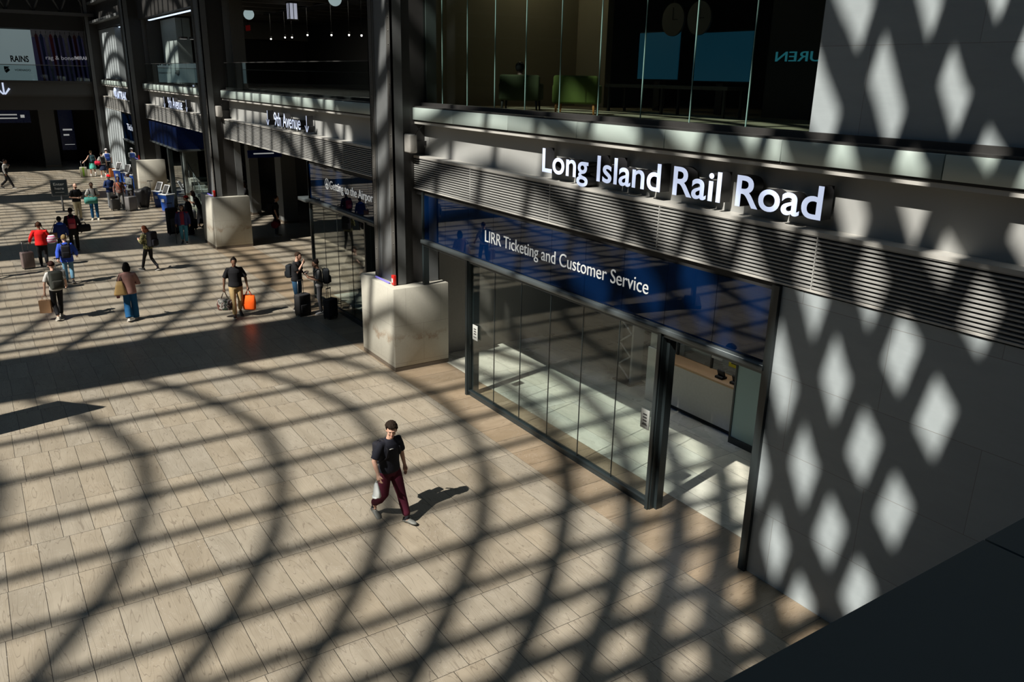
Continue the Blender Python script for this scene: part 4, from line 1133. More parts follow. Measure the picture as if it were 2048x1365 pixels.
        for yy, rx, hh, cz in prof:
            rings.append([q.bm.verts.new(fp(rx*math.cos(t_), yy, 0.012 + max(0, hh*0.5 + hh*0.5*math.sin(t_)))) for t_ in [2*math.pi*i/12 for i in range(12)]])
        for i in range(len(rings)-1):
            for j in range(12): q.bm.faces.new((rings[i][j], rings[i][(j+1) % 12], rings[i+1][(j+1) % 12], rings[i+1][j]))
        q.bm.faces.new(rings[0]); q.bm.faces.new(rings[-1][::-1])
        q.tube([fp(0, 0.02, 0.06), fp(0, 0.01, 0.105)], [0.040*S, 0.040*S], 10)
        for f in q.bm.faces: f.smooth = True
        so = q.obj('shoe', sm, root)
        if sole:
            q2 = MB(); n_ = 14
            outl = [(-0.036*S*0.9*math.cos(t_) if False else 0, 0) for t_ in (0,)]
            pts = [(0.040, -0.03), (0.043, 0.06), (0.050, 0.15), (0.046, 0.20), (0.028, 0.24), (0, 0.252), (-0.028, 0.24), (-0.046, 0.20), (-0.050, 0.15), (-0.043, 0.06), (-0.040, -0.03), (0, -0.045)]
            a_ = [q2.bm.verts.new(fp(px, py, 0.0)) for px, py in pts]; b_ = [q2.bm.verts.new(fp(px, py, 0.022)) for px, py in pts]
            q2.bm.faces.new(a_); q2.bm.faces.new(b_)
            for i in range(len(pts)): q2.bm.faces.new((a_[i], a_[(i+1) % len(pts)], b_[(i+1) % len(pts)], b_[i]))
            q2.obj('sole', M_SOLE, so)
        if bt0 in ('joggers', 'slim', 'skirt'):
            MB().tube([a + Vector((0, 0, 0.10*S)), a, fp(0, 0.01, 0.07)], [0.041*S, 0.040*S, 0.042*S], 12).obj('sock', sockm, root)
        if fine:
            for kx_ in range(3):
                MB().tube([fp(-0.022, 0.07+0.025*kx_, 0.088-0.012*kx_), fp(0, 0.075+0.025*kx_, 0.094-0.012*kx_), fp(0.022, 0.07+0.025*kx_, 0.088-0.012*kx_)], 0.004, 6).obj('lace', M_SOLE, so)
    # clothes ----------------------------------------------------------
    g = 0.018
    bt, bm_ = bottom[0], bottom[1]
    if bt in ('trousers', 'wide', 'slim', 'joggers'):
        m = MB()
        kk = {'trousers': (0.092, 0.072, 0.060, 0.058), 'wide': (0.10, 0.092, 0.100, 0.105), 'slim': (0.084, 0.060, 0.050, 0.045), 'joggers': (0.098, 0.078, 0.066, 0.050)}[bt]
        for s, h, k, a, toe, ld in legs:
            hh = Vector(h)
            ak = a + Vector((0, -0.004, 0.02*S if bt != 'joggers' else 0.05*S))
            if bt == 'wide': ak = a + Vector((0, 0.01, -0.03*S))
            m.tube([hh, lerp(hh, k, .5), k, lerp(k, a, .45), lerp(k, ak, .9), ak], [kk[0]*S*B, (kk[0]*.92)*S*B, kk[1]*S, (kk[1]+kk[2])/2*S*1.05, kk[2]*S, kk[3]*S], 14)
        m.loft([TR(.83, .13, .11), TR(.90, .175, .125), TR(.97, .165, .118), TR(1.03, .155, .11)], 20)
        fused(m, 'trousers', [bm_], root, max(vox, 0.009))
    elif bt == 'shorts':
        m = MB()
        for s, h, k, a, toe, ld in legs: m.tube([h, lerp(h, k, .5), lerp(h, k, 1.0)], [0.10*S, 0.10*S, 0.105*S], 14)
        m.loft([TR(.83, .14, .11), TR(.90, .175, .125), TR(1.03, .155, .11)], 20)
        fused(m, 'shorts', [bm_], root, 0.012)
    elif bt == 'skirt':
        m = MB().loft([TR(.50, .24, .22, 0.02), TR(.62, .22, .20), TR(.80, .19, .15), TR(.93, .165, .12), TR(1.03, .14, .105)], 24)
        fused(m, 'skirt', [bm_], root, 0.012)
    elif bt == 'dress':
        m = MB().loft([TR(.22, .26, .24, 0.02), TR(.5, .23, .20), TR(.80, .19, .15), TR(.93, .175, .13), TR(1.10, .15, .12), TR(1.34, .18, .12), TR(1.45, .10, .08)], 24)
        for (sh, e, w, hd) in hands: m.tube([sh, e, lerp(e, w, .6)], [0.065*S, 0.055*S, 0.05*S], 12)
        fused(m, 'dress', [bm_], root, 0.012)
    tt, tm = top[0], top[1]
    if tt:
        m = MB()
        lo = {'tee': .90, 'long': .88, 'jacket': .84, 'puffer': .80, 'crop': .98, 'coat': .70, 'vest': .90}[tt]
        ex = {'tee': 0.0, 'long': 0.004, 'jacket': 0.016, 'puffer': 0.035, 'crop': 0.0, 'coat': 0.018, 'vest': 0.006}[tt]
        m.loft([TR(lo, .178+ex, .132+ex), TR(lo+.04, .182+ex, .136+ex), TR(1.05, .165+ex, .125+ex), TR(1.18, .165+ex, .125+ex), TR(1.32, .182+ex, .125+ex), TR(1.39, .172+ex, .108+ex), TR(1.44, .118+ex, .085+ex), TR(1.475, .075, .07)], 24)
        for (sh, e, w, hd) in hands:
            if tt in ('tee', 'crop'):
                m.tube([lerp(V(0, 0, 1.38), sh, .5), lerp(V(0, 0, 1.37), sh, .95), lerp(sh, e, .4), lerp(sh, e, .85)], [0.065*S, 0.058*S*B, 0.060*S*B, 0.066*S*B], 14)
            elif tt == 'vest': m.tube([lerp(V(0, 0, 1.39), sh, .6), sh], [0.07*S, 0.062*S], 12)
            else:
                k2 = 0.012 if tt != 'puffer' else 0.028
                m.tube([lerp(V(0, 0, 1.39), sh, .6), sh, lerp(sh, e, .5), e, lerp(e, w, .5), lerp(e, w, .96)], [0.07*S, (0.058+k2)*S*B, (0.052+k2)*S*B, (0.048+k2)*S, (0.044+k2)*S, (0.036+k2*.8)*S], 14)
        if tt == 'puffer':
            for z in (0.86, 0.95, 1.04, 1.13, 1.22, 1.31): m.loft([TR(z-.035, .195, .155), TR(z, .215, .172), TR(z+.035, .195, .155)], 20)
            m.ball(V(0, -0.09, 1.45), (0.11*S, 0.07*S, 0.06*S), 0, 14, 10)
        if tt == 'coat' or tt == 'jacket': m.loft([TR(1.43, .10, .09), TR(1.50, .085, .08)], 16)
        fused(m, {'tee': 'tee_shirt', 'crop': 'top', 'long': 'sweater', 'jacket': 'jacket', 'puffer': 'puffer_jacket', 'coat': 'coat', 'vest': 'vest'}[tt], [tm], root, max(vox, 0.009))
    # hair -------------------------------------------------------------
    ht, hcx = hair[0], hair[1]
    hm = plain('hair_%d_%d_%d' % tuple(int(c*200) for c in hcx), tuple(v*0.4 for v in hcx), 0.75, 0, 0.15, 0.4, 40, 0.6)
    if ht != 'bald':
        m = MB()
        def cap(p):
            if p.y > 0.030 and p.z < 0.065: p.y = 0.030 + (p.y-0.030)*0.15
            if p.z < -0.02: p.z = -0.02 + (p.z+0.02)*0.55
            return p
        m.ball(at(0, -0.016, 0.026), (0.089, 0.104, 0.108), 0, 24, 16, cap, hrot)
        if ht == 'curly':
            rr = random.Random(3)
            for i in range(150):
                a_, b_ = rr.uniform(0, 2*math.pi), rr.uniform(0.12, 1.35)
                p = Vector((0.088*math.cos(a_)*math.sin(b_), 0.103*math.sin(a_)*math.sin(b_)-0.012, 0.108*math.cos(b_)+0.030))
                if p.y > 0.030 and p.z < 0.085: continue
                m.ball(at(*p), rr.uniform(0.016, 0.026), 0, 8, 6)
        elif ht == 'bun':
            m.ball(at(0, -0.09, 0.085), 0.042, 0, 12, 8)
        elif ht == 'topknot':
            m.ball(at(0, -0.02, 0.145), 0.035, 0, 12, 8)
        elif ht == 'ponytail':
            m.tube([at(0, -0.09, 0.06), at(0, -0.135, 0.03), at(0, -0.14, -0.06), at(0, -0.12, -0.13)], [0.03, 0.035, 0.03, 0.012], 10)
        elif ht == 'bob':
            m.ball(at(0, -0.03, -0.05), (0.112, 0.095, 0.14), 0, 16, 12, None, hrot)
        elif ht == 'long':
            m.ball(at(0, -0.03, -0.04), (0.098, 0.085, 0.13), 0, 16, 12, None, hrot)
            m.tube([at(0, -0.07, -0.05), at(0.0, -0.10, -0.16), at(0.01, -0.11, -0.30)], [0.085, 0.075, 0.03], 14)
        elif ht == 'long_hat':
            m.ball(at(0, -0.03, -0.05), (0.10, 0.085, 0.13), 0, 16, 12, None, hrot)
        fused(m, 'hair', [hm], root, 0.006 if fine else 0.010, 1)
    if ht == 'bald':   # beard
        m = MB().ball(at(0, 0.055, -0.068), (0.058, 0.048, 0.045), 0, 14, 10, None, hrot)
        m.obj('beard', hm, root)
    if len(hair) > 2 and hair[2] == 'beard':
        MB().ball(at(0, 0.052, -0.066), (0.060, 0.050, 0.045), 0, 14, 10, None, hrot).obj('beard', hm, root)
    info = {'root': root, 'at': at, 'hands': hands, 'V': V, 'S': S, 'hrot': hrot, 'H': H, 'head': head}
    return info

def wpos(info, v):
    r = info['root']
    return Vector(r.location) + Euler(r.rotation_euler).to_matrix() @ Vector(v)

def cap_on(info, c, label, brim=True):
    """baseball cap worn on the head: clothing, so a part of the person"""
    at, hr = info['at'], info['hrot']
    m = MB()
    def dome(p):
        if p.z < 0: p.z *= 0.12
        return p
    m.ball(at(0, -0.008, 0.045), (0.096, 0.112, 0.092), 0, 20, 12, dome, hr)
    if brim: m.ball(at(0, 0.125, 0.045), (0.070, 0.070, 0.009), 0, 16, 8, None, hr)
    m.ball(at(0, -0.008, 0.137), 0.009, 0, 8, 6)
    o = m.obj('cap', cloth('cap_%d_%d' % (int(c[0]*99), int(c[2]*99)), c), info['root'])
    return o

# ------------------------------------------------------------------ bags and luggage
def backpack(info, c, label, size=1.0, group=None, accent=None):
    V, S = info['V'], info['S']
    p = wpos(info, V(0, -0.125, 0.98))
    t = thing('backpack', label, 'backpack', p, info['root'].rotation_euler.z, group)
    mt = cloth('pack_%d_%d_%d' % tuple(int(x*99) for x in c), c)
    k = size
    MB().box(-0.155*k, 0.155*k, -0.20*k, 0.0, 0.0, 0.47*k, bev=0.055*k, seg=4).obj('main_compartment', mt, t)
    MB().box(-0.12*k, 0.12*k, -0.25*k, -0.17*k, 0.04*k, 0.24*k, bev=0.03*k, seg=3).obj('front_pocket', accent or mt, t)
    MB().tube([(-0.03, -0.06, 0.46*k), (-0.02, -0.06, 0.50*k), (0.02, -0.06, 0.50*k), (0.03, -0.06, 0.46*k)], 0.009, 6).obj('grab_handle', mt, t)
    for s in (-1, 1):
        m = MB()
        y1 = 0.265
        m.tube([(s*0.09, -0.02, 0.42), (s*0.105, 0.06, 0.475), (s*0.115, 0.16, 0.47), (s*0.12, y1, 0.36), (s*0.135, y1-0.01, 0.22), (s*0.165, 0.14, 0.12), (s*0.15, 0.0, 0.07)], 0.017, 8, ell=[(1.5, .55)]*7)
        m.obj('shoulder_strap', mt, t)
    return t
def suitcase(x, y, rz, w, d, h, c, label, handle=0.4, ribs=True, tilt=0.0, group=None, name='suitcase', hard=True, accent=None):
    t = thing(name, label, 'suitcase', (x, y, 0), rz, group)
    t.rotation_euler = (tilt, 0, rz)
    mt = plain('case_%d_%d_%d' % tuple(int(v*99) for v in c), c, 0.45 if hard else 0.8, var=0.1, scale=20)
    wz = 0.045
    m = MB().box(-w/2, w/2, -d/2, d/2, wz, h, bev=min(w, d)*0.14, seg=3)
    b = m.obj('shell', mt, t)
    if ribs:
        m = MB()
        for k in range(5):
            xx = -w/2*0.72 + k*w*0.18
            m.box(xx-0.006, xx+0.006, -d/2-0.006, -d/2+0.004, wz+0.05, h-0.05)
        m.obj('ribs', mt, t)
    else:
        MB().box(-w*0.38, w*0.38, -d/2-0.03, -d/2+0.02, wz+0.06, h*0.55, bev=0.02).obj('front_pocket', mt, t)
    if accent: MB().box(-w*0.12, w*0.12, -d/2-0.009, -d/2+0.006, wz+0.02, h-0.01).obj('stripe', accent, t)
    for sx in (-1, 1):
        for sy in (-1, 1): MB().cyl((sx*(w/2-0.04), sy*(d/2-0.035), 0.025), 0.025, 0.022, 'x', 12).obj('wheel', M_BLACK, t)
    if handle:
        m = MB()
        for s in (-1, 1): m.tube([(s*w*0.22, d*0.2, h-0.02), (s*w*0.22, d*0.2, h+handle)], 0.009, 8)
        m.obj('telescopic_handle', plain('handle_metal', (0.25, 0.25, 0.25), 0.3, 0.6), t)
        MB().box(-w*0.25, w*0.25, d*0.2-0.015, d*0.2+0.015, h+handle-0.01, h+handle+0.02, bev=0.008).obj('grip', M_BLACK, t)
    MB().tube([(-0.06, 0, h-0.005), (-0.05, 0, h+0.03), (0.05, 0, h+0.03), (0.06, 0, h-0.005)], 0.009, 6).obj('top_handle', M_BLACK, t)
    return t
def tote(info, hand, w, d, h, c, label, name='tote_bag', drop=0.22, mat=None, soft=True, cat='bag', turn=0.0):
    """bag hanging from a hand; its base is below the fingers"""
    hp = wpos(info, info['hands'][hand][3])
    z0 = hp.z - drop - h
    t = thing(name, label, cat, (hp.x, hp.y, z0), info['root'].rotation_euler.z + turn)
    mt = mat or cloth('tote_%d_%d_%d' % tuple(int(v*99) for v in c), c)
    m = MB()
    m.loft([(0, 0, 0.0, d/2*.9, w/2*.85), (0, 0, 0.04, d/2, w/2*.95), (0, 0, h*.55, d/2*1.08, w/2*1.02), (0, 0, h, d/2*.75, w/2*.9)], 24, 0, True, 3.2)
    m.obj('bag_body', mt, t)
    for s in (-1, 1):
        MB().tube([(s*d*.3, -w*.25, h-0.03), (s*d*.12, -w*.10, h+drop*.7), (0, 0, h+drop+0.02), (s*d*.12, w*.10, h+drop*.7), (s*d*.3, w*.25, h-0.03)], 0.009, 6).obj('handle', mt, t)
    return t
def duffel(p, rz, L, r, c, label, mat=None):
    t = thing('duffel_bag', label, 'bag', p, rz)
    mt = mat or cloth('duffel_%d_%d_%d' % tuple(int(v*99) for v in c), c)
    m = MB().tube([(-L/2, 0, r), (-L/2*.92, 0, r), (-L/4, 0, r), (L/4, 0, r), (L/2*.92, 0, r), (L/2, 0, r)], [r*.75, r*.95, r, r, r*.95, r*.75], 16)
    m.obj('bag_body', mt, t)
    for s in (-1, 1): MB().tube([(-L*.18, s*r*.6, r*1.7), (-L*.12, s*r*.2, r*2.5), (L*.12, s*r*.2, r*2.5), (L*.18, s*r*.6, r*1.7)], 0.011, 6).obj('handle', mt, t)
    return t
def phone(info, hand, label):
    w = wpos(info, info['hands'][hand][3])
    t = thing('phone', label, 'phone', w + Vector((0, 0, 0.0)), info['root'].rotation_euler.z)
    t.rotation_euler = (R(-35), 0, info['root'].rotation_euler.z)
    MB().box(-0.037, 0.037, -0.005, 0.005, -0.03, 0.125, bev=0.004, seg=1).obj('casing', M_BLACK, t)
    MB().box(-0.033, 0.033, -0.007, -0.004, -0.02, 0.118).obj('screen', plain('phone_screen', (0.05, 0.06, 0.08), 0.15), t)
    return t

# ------------------------------------------------------------------ the people and what they carry
BLK = (0.012, 0.012, 0.014)
C_BLACK = cloth('black', BLK); C_JEAN = cloth('jeans', (0.035, 0.10, 0.19)); C_WHITE = cloth('white', (0.62, 0.61, 0.58), 0.06)
C_KHAKI = cloth('khaki', (0.46, 0.33, 0.16)); C_STONE = cloth('stone_khaki', (0.40, 0.35, 0.24)); C_DGREY = cloth('dark_grey', (0.05, 0.05, 0.055))
C_GREYT = cloth('grey_tee', (0.27, 0.27, 0.27)); C_RED = cloth('red', (0.62, 0.012, 0.012)); C_NAVY = cloth('navy', (0.012, 0.025, 0.09))
HB = (0.02, 0.013, 0.01)

# walking man in the foreground
p = person('man in black tee and maroon joggers striding across the foreground floor', 4.86, 10.72, 165, 1.74, 'light', ('curly', (0.045, 0.028, 0.018)),
           ('tee', cloth('black_tee', (0.012, 0.013, 0.02))), ('joggers', cloth('maroon', (0.06, 0.008, 0.02))), (0.13, 0.135, 0.125),
           ('down', 'side'), 0.31, 'L', 0.07, 38, 0.25, 1.10, True, sole=False)
for (a, k_) in ((0, 0),): pass
for s, nm_ in ((-1, 1), (1, 0)): pass
rt = p['root']
MB().tube([(0.03, 0.165, 1.33), (0.07, 0.160, 1.335), (0.10, 0.15, 1.33)], 0.006, 6).obj('shirt_clip', M_WHITEP, rt)
backpack(p, (0.015, 0.015, 0.02), 'black backpack on the striding man in the foreground', 0.78)
hp = wpos(p, p['hands'][1][3])
t = thing('baseball_cap', 'pale grey cap hanging from the striding man\'s hand', 'cap', (hp.x-0.05, hp.y, hp.z-0.26), rt.rotation_euler.z + R(75))
gcap = plain('pale_grey_cap', (0.50, 0.53, 0.53), 0.8)
m = MB().loft([(0, 0, 0.0, .085, .050), (0, 0, 0.02, .098, .055), (0.0, 0, 0.10, .085, .046), (-0.008, 0, 0.18, .055, .034), (-0.012, 0, 0.23, .022, .018)], 24)
m.obj('crown', gcap, t)
MB().tube([(-0.085, 0, 0.015), (-0.05, -0.045, 0.0), (0, -0.062, -0.008), (0.05, -0.045, 0.0), (0.085, 0, 0.015)], [0.006, 0.016, 0.018, 0.016, 0.006], 8).obj('peak', gcap, t)
MB().tube([(-0.02, 0, 0.22), (-0.012, 0, 0.262), (0.0, 0, 0.22)], 0.006, 6).obj('strap', gcap, t)

# man with two shopping bags
p = person('man in black tee and khaki trousers carrying a bag in each hand', 5.99, 23.60, 188, 1.80, 'brown', ('topknot', HB), ('tee', C_BLACK), ('trousers', C_KHAKI), (0.02, 0.02, 0.02),
           ('carry', 'carry'), 0.16, 'R', 0.03, 0, 0.45, 1.10)
tote(p, 0, 0.40, 0.16, 0.44, (0.85, 0.11, 0.01), 'bright orange tote bag in the man\'s hand, its handles up', 'tote_bag', 0.16, turn=R(60))
gm = pattern_cloth('grocery', [(0.03, 0.10, 0.03), (0.05, 0.05, 0.05), (0.40, 0.38, 0.34), (0.10, 0.03, 0.02), (0.03, 0.03, 0.03)], 6)
t = tote(p, 1, 0.46, 0.20, 0.32, (0.03, 0.08, 0.03), 'patterned green and grey grocery bag with long handles', 'grocery_bag', 0.22, gm, turn=R(70))

# couple by the airport storefront
p = person('man in black tee eating from a bowl beside his suitcase', 7.78, 23.45, 132, 1.80, 'light', ('short', (0.09, 0.05, 0.03)), ('tee', C_BLACK), ('trousers', C_JEAN), (0.03, 0.03, 0.03),
           ('belly', 'eat'), 0.0, 'L', 0.06, 0, 0.35, 1.15)
backpack(p, (0.015, 0.018, 0.022), 'slim black backpack on the man eating by the glass', 0.85)
hp = wpos(p, p['hands'][0][3])
t = thing('food_bowl', 'small white takeaway bowl in the eating man\'s hand', 'bowl', (hp.x+0.02, hp.y-0.02, hp.z+0.03))
MB().loft([(0, 0, 0, .045, .045), (0, 0, 0.05, .08, .08), (0, 0, 0.06, .082, .082)], 16).obj('bowl', M_WHITEP, t)
MB().ball((0, 0, 0.06), (0.07, 0.07, 0.02)).obj('food', plain('food_dark', (0.08, 0.04, 0.02), 0.7), t)
suitcase(7.70, 22.80, R(20), 0.44, 0.26, 0.66, BLK, 'black upright suitcase with raised handle in front of the eating man', 0.40, False, hard=False)
p = person('woman in grey tee looking at her phone beside the glass storefront', 8.22, 22.72, 285, 1.66, 'tan', ('bun', HB), ('tee', C_GREYT), ('slim', cloth('grey_leggings', (0.06, 0.06, 0.065))), (0.4, 0.4, 0.4),
           ('phone', 'phone'), 0.0, 'L', 0.04, 0, 0.45, 0.92)
phone(p, 0, 'dark phone in the hands of the woman in grey')
backpack(p, (0.02, 0.02, 0.025), 'black backpack on the woman in the grey tee', 0.95)
suitcase(8.30, 22.10, R(28), 0.40, 0.25, 0.60, BLK, 'black suitcase standing closest to the glass storefront', 0.30, False, hard=False)

# pink blazer
p = person('woman in dusty pink blazer and wide blue jeans walking away', 3.28, 24.66, 6, 1.70, 'tan', ('bob', (0.012, 0.010, 0.010)), ('jacket', cloth('dusty_pink', (0.40, 0.22, 0.19))), ('wide', cloth('blue_jeans', (0.012, 0.085, 0.21))), (0.5, 0.48, 0.45),
           ('down', 'belly'), 0.14, 'R', 0.0, 8, 0.0, 1.0)
w = wpos(p, p['V'](-0.24, -0.12, 0.84))
t = thing('handbag', 'tan leather handbag hanging from the shoulder of the pink blazer', 'handbag', w, p['root'].rotation_euler.z)
tan = plain('tan_leather', (0.50, 0.33, 0.13), 0.5)
MB().loft([(0, 0, 0, .16, .06), (0, 0, .04, .17, .07), (0, 0, .26, .11, .05), (0, 0, .40, .07, .03)], 20, 0, True, 3).obj('bag_body', tan, t)
MB().tube([(-0.07, 0, .31), (-0.03, 0.04, .50), (0.04, 0.10, .60), (0.06, 0.04, .48), (0.07, 0, .31)], 0.010, 6).obj('strap', M_BLACK, t)
t = thing('scarf', 'dusky pink scarf dangling beside the tan handbag', 'scarf', wpos(p, p['V'](-0.31, 0.0, 0.72)), 0.1)
MB().loft([(0, 0, 0, .045, .02), (0, 0, .15, .05, .025), (0.01, 0, .30, .03, .02)], 12).obj('cloth', cloth('dusky', (0.22, 0.10, 0.11)), t)

# camouflage shirt
camo = pattern_cloth('camouflage', [(0.05, 0.055, 0.02), (0.40, 0.36, 0.16), (0.10, 0.11, 0.04), (0.03, 0.03, 0.015), (0.30, 0.27, 0.12)], 11)
p = person('red-haired woman in camouflage shirt walking with a phone', 4.92, 31.0, 322, 1.62, 'light', ('long', (0.20, 0.055, 0.02)), ('long', camo), ('slim', C_BLACK), (0.02, 0.02, 0.02),
           ('phone', 'phone'), 0.28, 'L', 0.05, 0, 0.3, 1.08)
phone(p, 0, 'phone held by the red-haired woman')
backpack(p, (0.012, 0.012, 0.014), 'large black backpack on the red-haired woman', 1.15)

# grey backpack
p = person('person in white tee and black trousers walking away with a paper bag', 1.53, 25.85, 352, 1.68, 'light', ('short', (0.06, 0.02, 0.015)), ('tee', C_WHITE), ('trousers', C_BLACK), (0.45, 0.42, 0.36),
           ('carry', 'side'), 0.24, 'R', 0.08, 0, 0.3, 1.0)
backpack(p, (0.075, 0.08, 0.07), 'grey green backpack on the person in the white tee', 1.12, accent=cloth('pack_lower', (0.035, 0.035, 0.03)))
hp = wpos(p, p['hands'][0][3])
t = thing('paper_bag', 'brown paper bag hanging beside the person in the white tee', 'paper bag', (hp.x-0.02, hp.y, hp.z-0.50), R(-20))
MB().box(-0.15, 0.15, -0.08, 0.08, 0, 0.36).obj('bag_body', plain('kraft_paper', (0.33, 0.19, 0.10), 0.8), t)
for s in (-1, 1): MB().tube([(-0.07, s*0.07, .35), (-0.05, s*0.02, .49), (0.05, s*0.02, .49), (0.07, s*0.07, .35)], 0.006, 6).obj('handle', plain('kraft_paper', (0.33, 0.19, 0.10), 0.8), t)

# blue puffer
p = person('blonde woman in bright blue puffer jacket and pale jeans', 2.26, 30.3, 4, 1.64, 'light', ('short', (0.48, 0.33, 0.14)), ('puffer', cloth('bright_blue', (0.03, 0.075, 0.42))), ('trousers', cloth('pale_jeans', (0.12, 0.25, 0.36))), (0.03, 0.03, 0.03),
           ('pull', 'side'), 0.12, 'L', 0.02, 0, 0.0, 1.0)
backpack(p, (0.012, 0.012, 0.014), 'black backpack on the blue puffer jacket', 0.88)
suitcase(1.93, 29.75, R(0), 0.36, 0.24, 0.60, (0.12, 0.12, 0.115), 'grey suitcase trailing behind the blonde woman', 0.38, True)

# red sweater
p = person('woman in red sweater with headphones rolling a suitcase', 1.75, 33.4, 2, 1.62, 'brown', ('short', (0.10, 0.035, 0.015)), ('long', C_RED), ('trousers', C_BLACK), (0.02, 0.02, 0.02),
           ('side', 'belly'), 0.18, 'L', 0.02, 0, 0.1, 1.18)
at, hr = p['at'], p['hrot']
m = MB().tube([at(-0.095, -0.01, 0.0), at(-0.085, -0.01, 0.09), at(0, -0.01, 0.15), at(0.085, -0.01, 0.09), at(0.095, -0.01, 0.0)], 0.012, 8)
for s in (-1, 1): m.ball(at(s*0.097, -0.01, -0.01), (0.022, 0.035, 0.042), 0, 12, 8)
m.obj('headphones', M_BLACK, p['root'])
suitcase(1.24, 33.35, R(12), 0.40, 0.26, 0.62, (0.14, 0.105, 0.10), 'brown ribbed suitcase beside the woman in red', 0.36, True)
w = wpos(p, p['V'](0.36, -0.02, 0.92))
t = thing('drawstring_bag', 'pink and white striped bag on the hip of the woman in red', 'bag', w, p['root'].rotation_euler.z)
MB().loft([(0, 0, 0, .10, .07), (0, 0, .06, .17, .11), (0, 0, .20, .18, .11), (0, 0, .30, .10, .07)], 18).obj('bag_body', stripe_cloth('pink_stripe', (0.55, 0.12, 0.26), (0.62, 0.58, 0.62), 11.0), t)
MB().tube([(0, 0, .28), (-0.14, 0.02, .50), (-0.26, 0.02, .62)], 0.012, 6).obj('strap', C_DGREY, t)

# pair further on
p = person('person in navy jacket with bright blue hood, between red and black figures', 2.56, 35.2, 355, 1.50, 'dark', ('short', HB), ('jacket', cloth('navy_blue', (0.012, 0.025, 0.13))), ('trousers', C_BLACK), (0.02, 0.02, 0.02), ('down', 'down'), 0.12, 'L')
at = p['at']
MB().ball(at(0, -0.06, -0.15), (0.13, 0.10, 0.06), 0, 14, 10).obj('hood', cloth('hood_blue', (0.02, 0.08, 0.50)), p['root'])
w = wpos(p, p['V'](-0.30, 0.0, 0.78))
t = thing('shoulder_bag', 'brown shoulder bag beside the navy jacket', 'bag', w, 0.1)
MB().box(-0.14, 0.14, -0.06, 0.06, 0, 0.26, bev=0.03).obj('bag_body', plain('brown_leather', (0.20, 0.11, 0.05), 0.5), t)
MB().tube([(-0.1, 0, .24), (0.05, 0.0, .55), (0.14, 0, .70)], 0.012, 6).obj('strap', plain('brown_leather', (0.20, 0.11, 0.05), 0.5), t)
p = person('tall woman in black with a dark hairbun and red backpack', 3.02, 35.7, 5, 1.74, 'dark', ('bun', HB), ('coat', C_BLACK), ('trousers', C_BLACK), (0.02, 0.02, 0.02), ('down', 'carry'), 0.15, 'R', 0.02, -30)
backpack(p, (0.32, 0.03, 0.05), 'dark red backpack on the tall woman in black', 0.85, accent=cloth('pinkish', (0.45, 0.10, 0.12)))
w = wpos(p, p['V'](0.40, -0.05, 0.80))
duffel(w, R(5), 0.46, 0.15, BLK, 'black duffel bag at the side of the tall woman in black')

# bald man, man with teal duffel
p = person('bald bearded man in black tee and stone khaki trousers', 4.02, 43.5, 150, 1.76, 'light', ('bald', (0.07, 0.03, 0.02)), ('tee', C_BLACK), ('trousers', C_STONE), (0.20, 0.20, 0.19), ('belly', 'belly'), 0.0, 'L', 0.0, 10, 0, 1.14)
p = person('dark-haired man in white tee holding a teal duffel', 4.72, 43.4, 188, 1.78, 'tan', ('short', HB, 'beard'), ('tee', C_WHITE), ('trousers', cloth('blue_jeans', (0.012, 0.085, 0.21))), (0.5, 0.48, 0.40), ('belly', 'belly'), 0.0, 'L', 0.0, 0, 0.1, 1.02)
backpack(p, BLK, 'black backpack whose straps cross the white tee', 0.9)
w = wpos(p, p['V'](0.08, 0.30, 0.80))
duffel(w, p['root'].rotation_euler.z + R(10), 0.56, 0.165, (0.05, 0.20, 0.17), 'teal duffel bag held at the waist')

# group of three with luggage
p = person('person in red cap and navy jacket beside a small dark suitcase', 5.95, 46.9, 165, 1.72, 'dark', ('short', HB), ('jacket', cloth('navy_jacket', (0.015, 0.03, 0.10))), ('trousers', cloth('pale_wash', (0.40, 0.44, 0.48))), (0.1, 0.1, 0.1), ('belly', 'belly'))
cap_on(p, (0.75, 0.01, 0.015), '')
p = person('person in patterned brown top and grey trousers between two suitcases', 6.31, 46.3, 185, 1.66, 'dark', ('short', HB), ('long', pattern_cloth('aztec', [(0.04, 0.03, 0.03), (0.22, 0.06, 0.03), (0.05, 0.05, 0.05), (0.25, 0.22, 0.20)], 16)), ('wide', cloth('mid_grey', (0.17, 0.17, 0.165))), (0.3, 0.3, 0.3), ('down', 'down'))
MB().tube([p['V'](0.10, 0.12, 1.44), p['V'](0.0, 0.15, 1.25), p['V'](-0.10, 0.15, 1.08)], 0.022, 8).obj('sash', cloth('rust', (0.42, 0.09, 0.04)), p['root'])
p = person('tall person in grey camouflage jacket behind the grey suitcase', 6.95, 47.0, 248, 1.80, 'brown', ('short', HB), ('jacket', pattern_cloth('grey_camo', [(0.06, 0.07, 0.07), (0.16, 0.17, 0.17), (0.09, 0.10, 0.10), (0.03, 0.03, 0.03)], 10)), ('trousers', pattern_cloth('dark_camo', [(0.03, 0.03, 0.03), (0.08, 0.07, 0.07), (0.05, 0.03, 0.03)], 10)), (0.05, 0.05, 0.05), ('phone', 'phone'), 0, 'L', 0, 0, 0.3, 1.15)
cap_on(p, (0.35, 0.35, 0.35), '', False)
suitcase(5.98, 46.0, R(15), 0.40, 0.26, 0.56, (0.07, 0.07, 0.07), 'small dark cabin suitcase under the red-capped person', 0.15, True)
t = thing('travel_pouch', 'black pouch resting on the small dark cabin suitcase', 'bag', (5.98, 45.97, 0.60), R(15))
MB().box(-0.17, 0.17, -0.10, 0.10, 0, 0.16, bev=0.04).obj('bag_body', C_BLACK, t)
MB().tube([(-0.08, 0, .15), (0, 0, .21), (0.08, 0, .15)], 0.01, 6).obj('handle', C_BLACK, t)
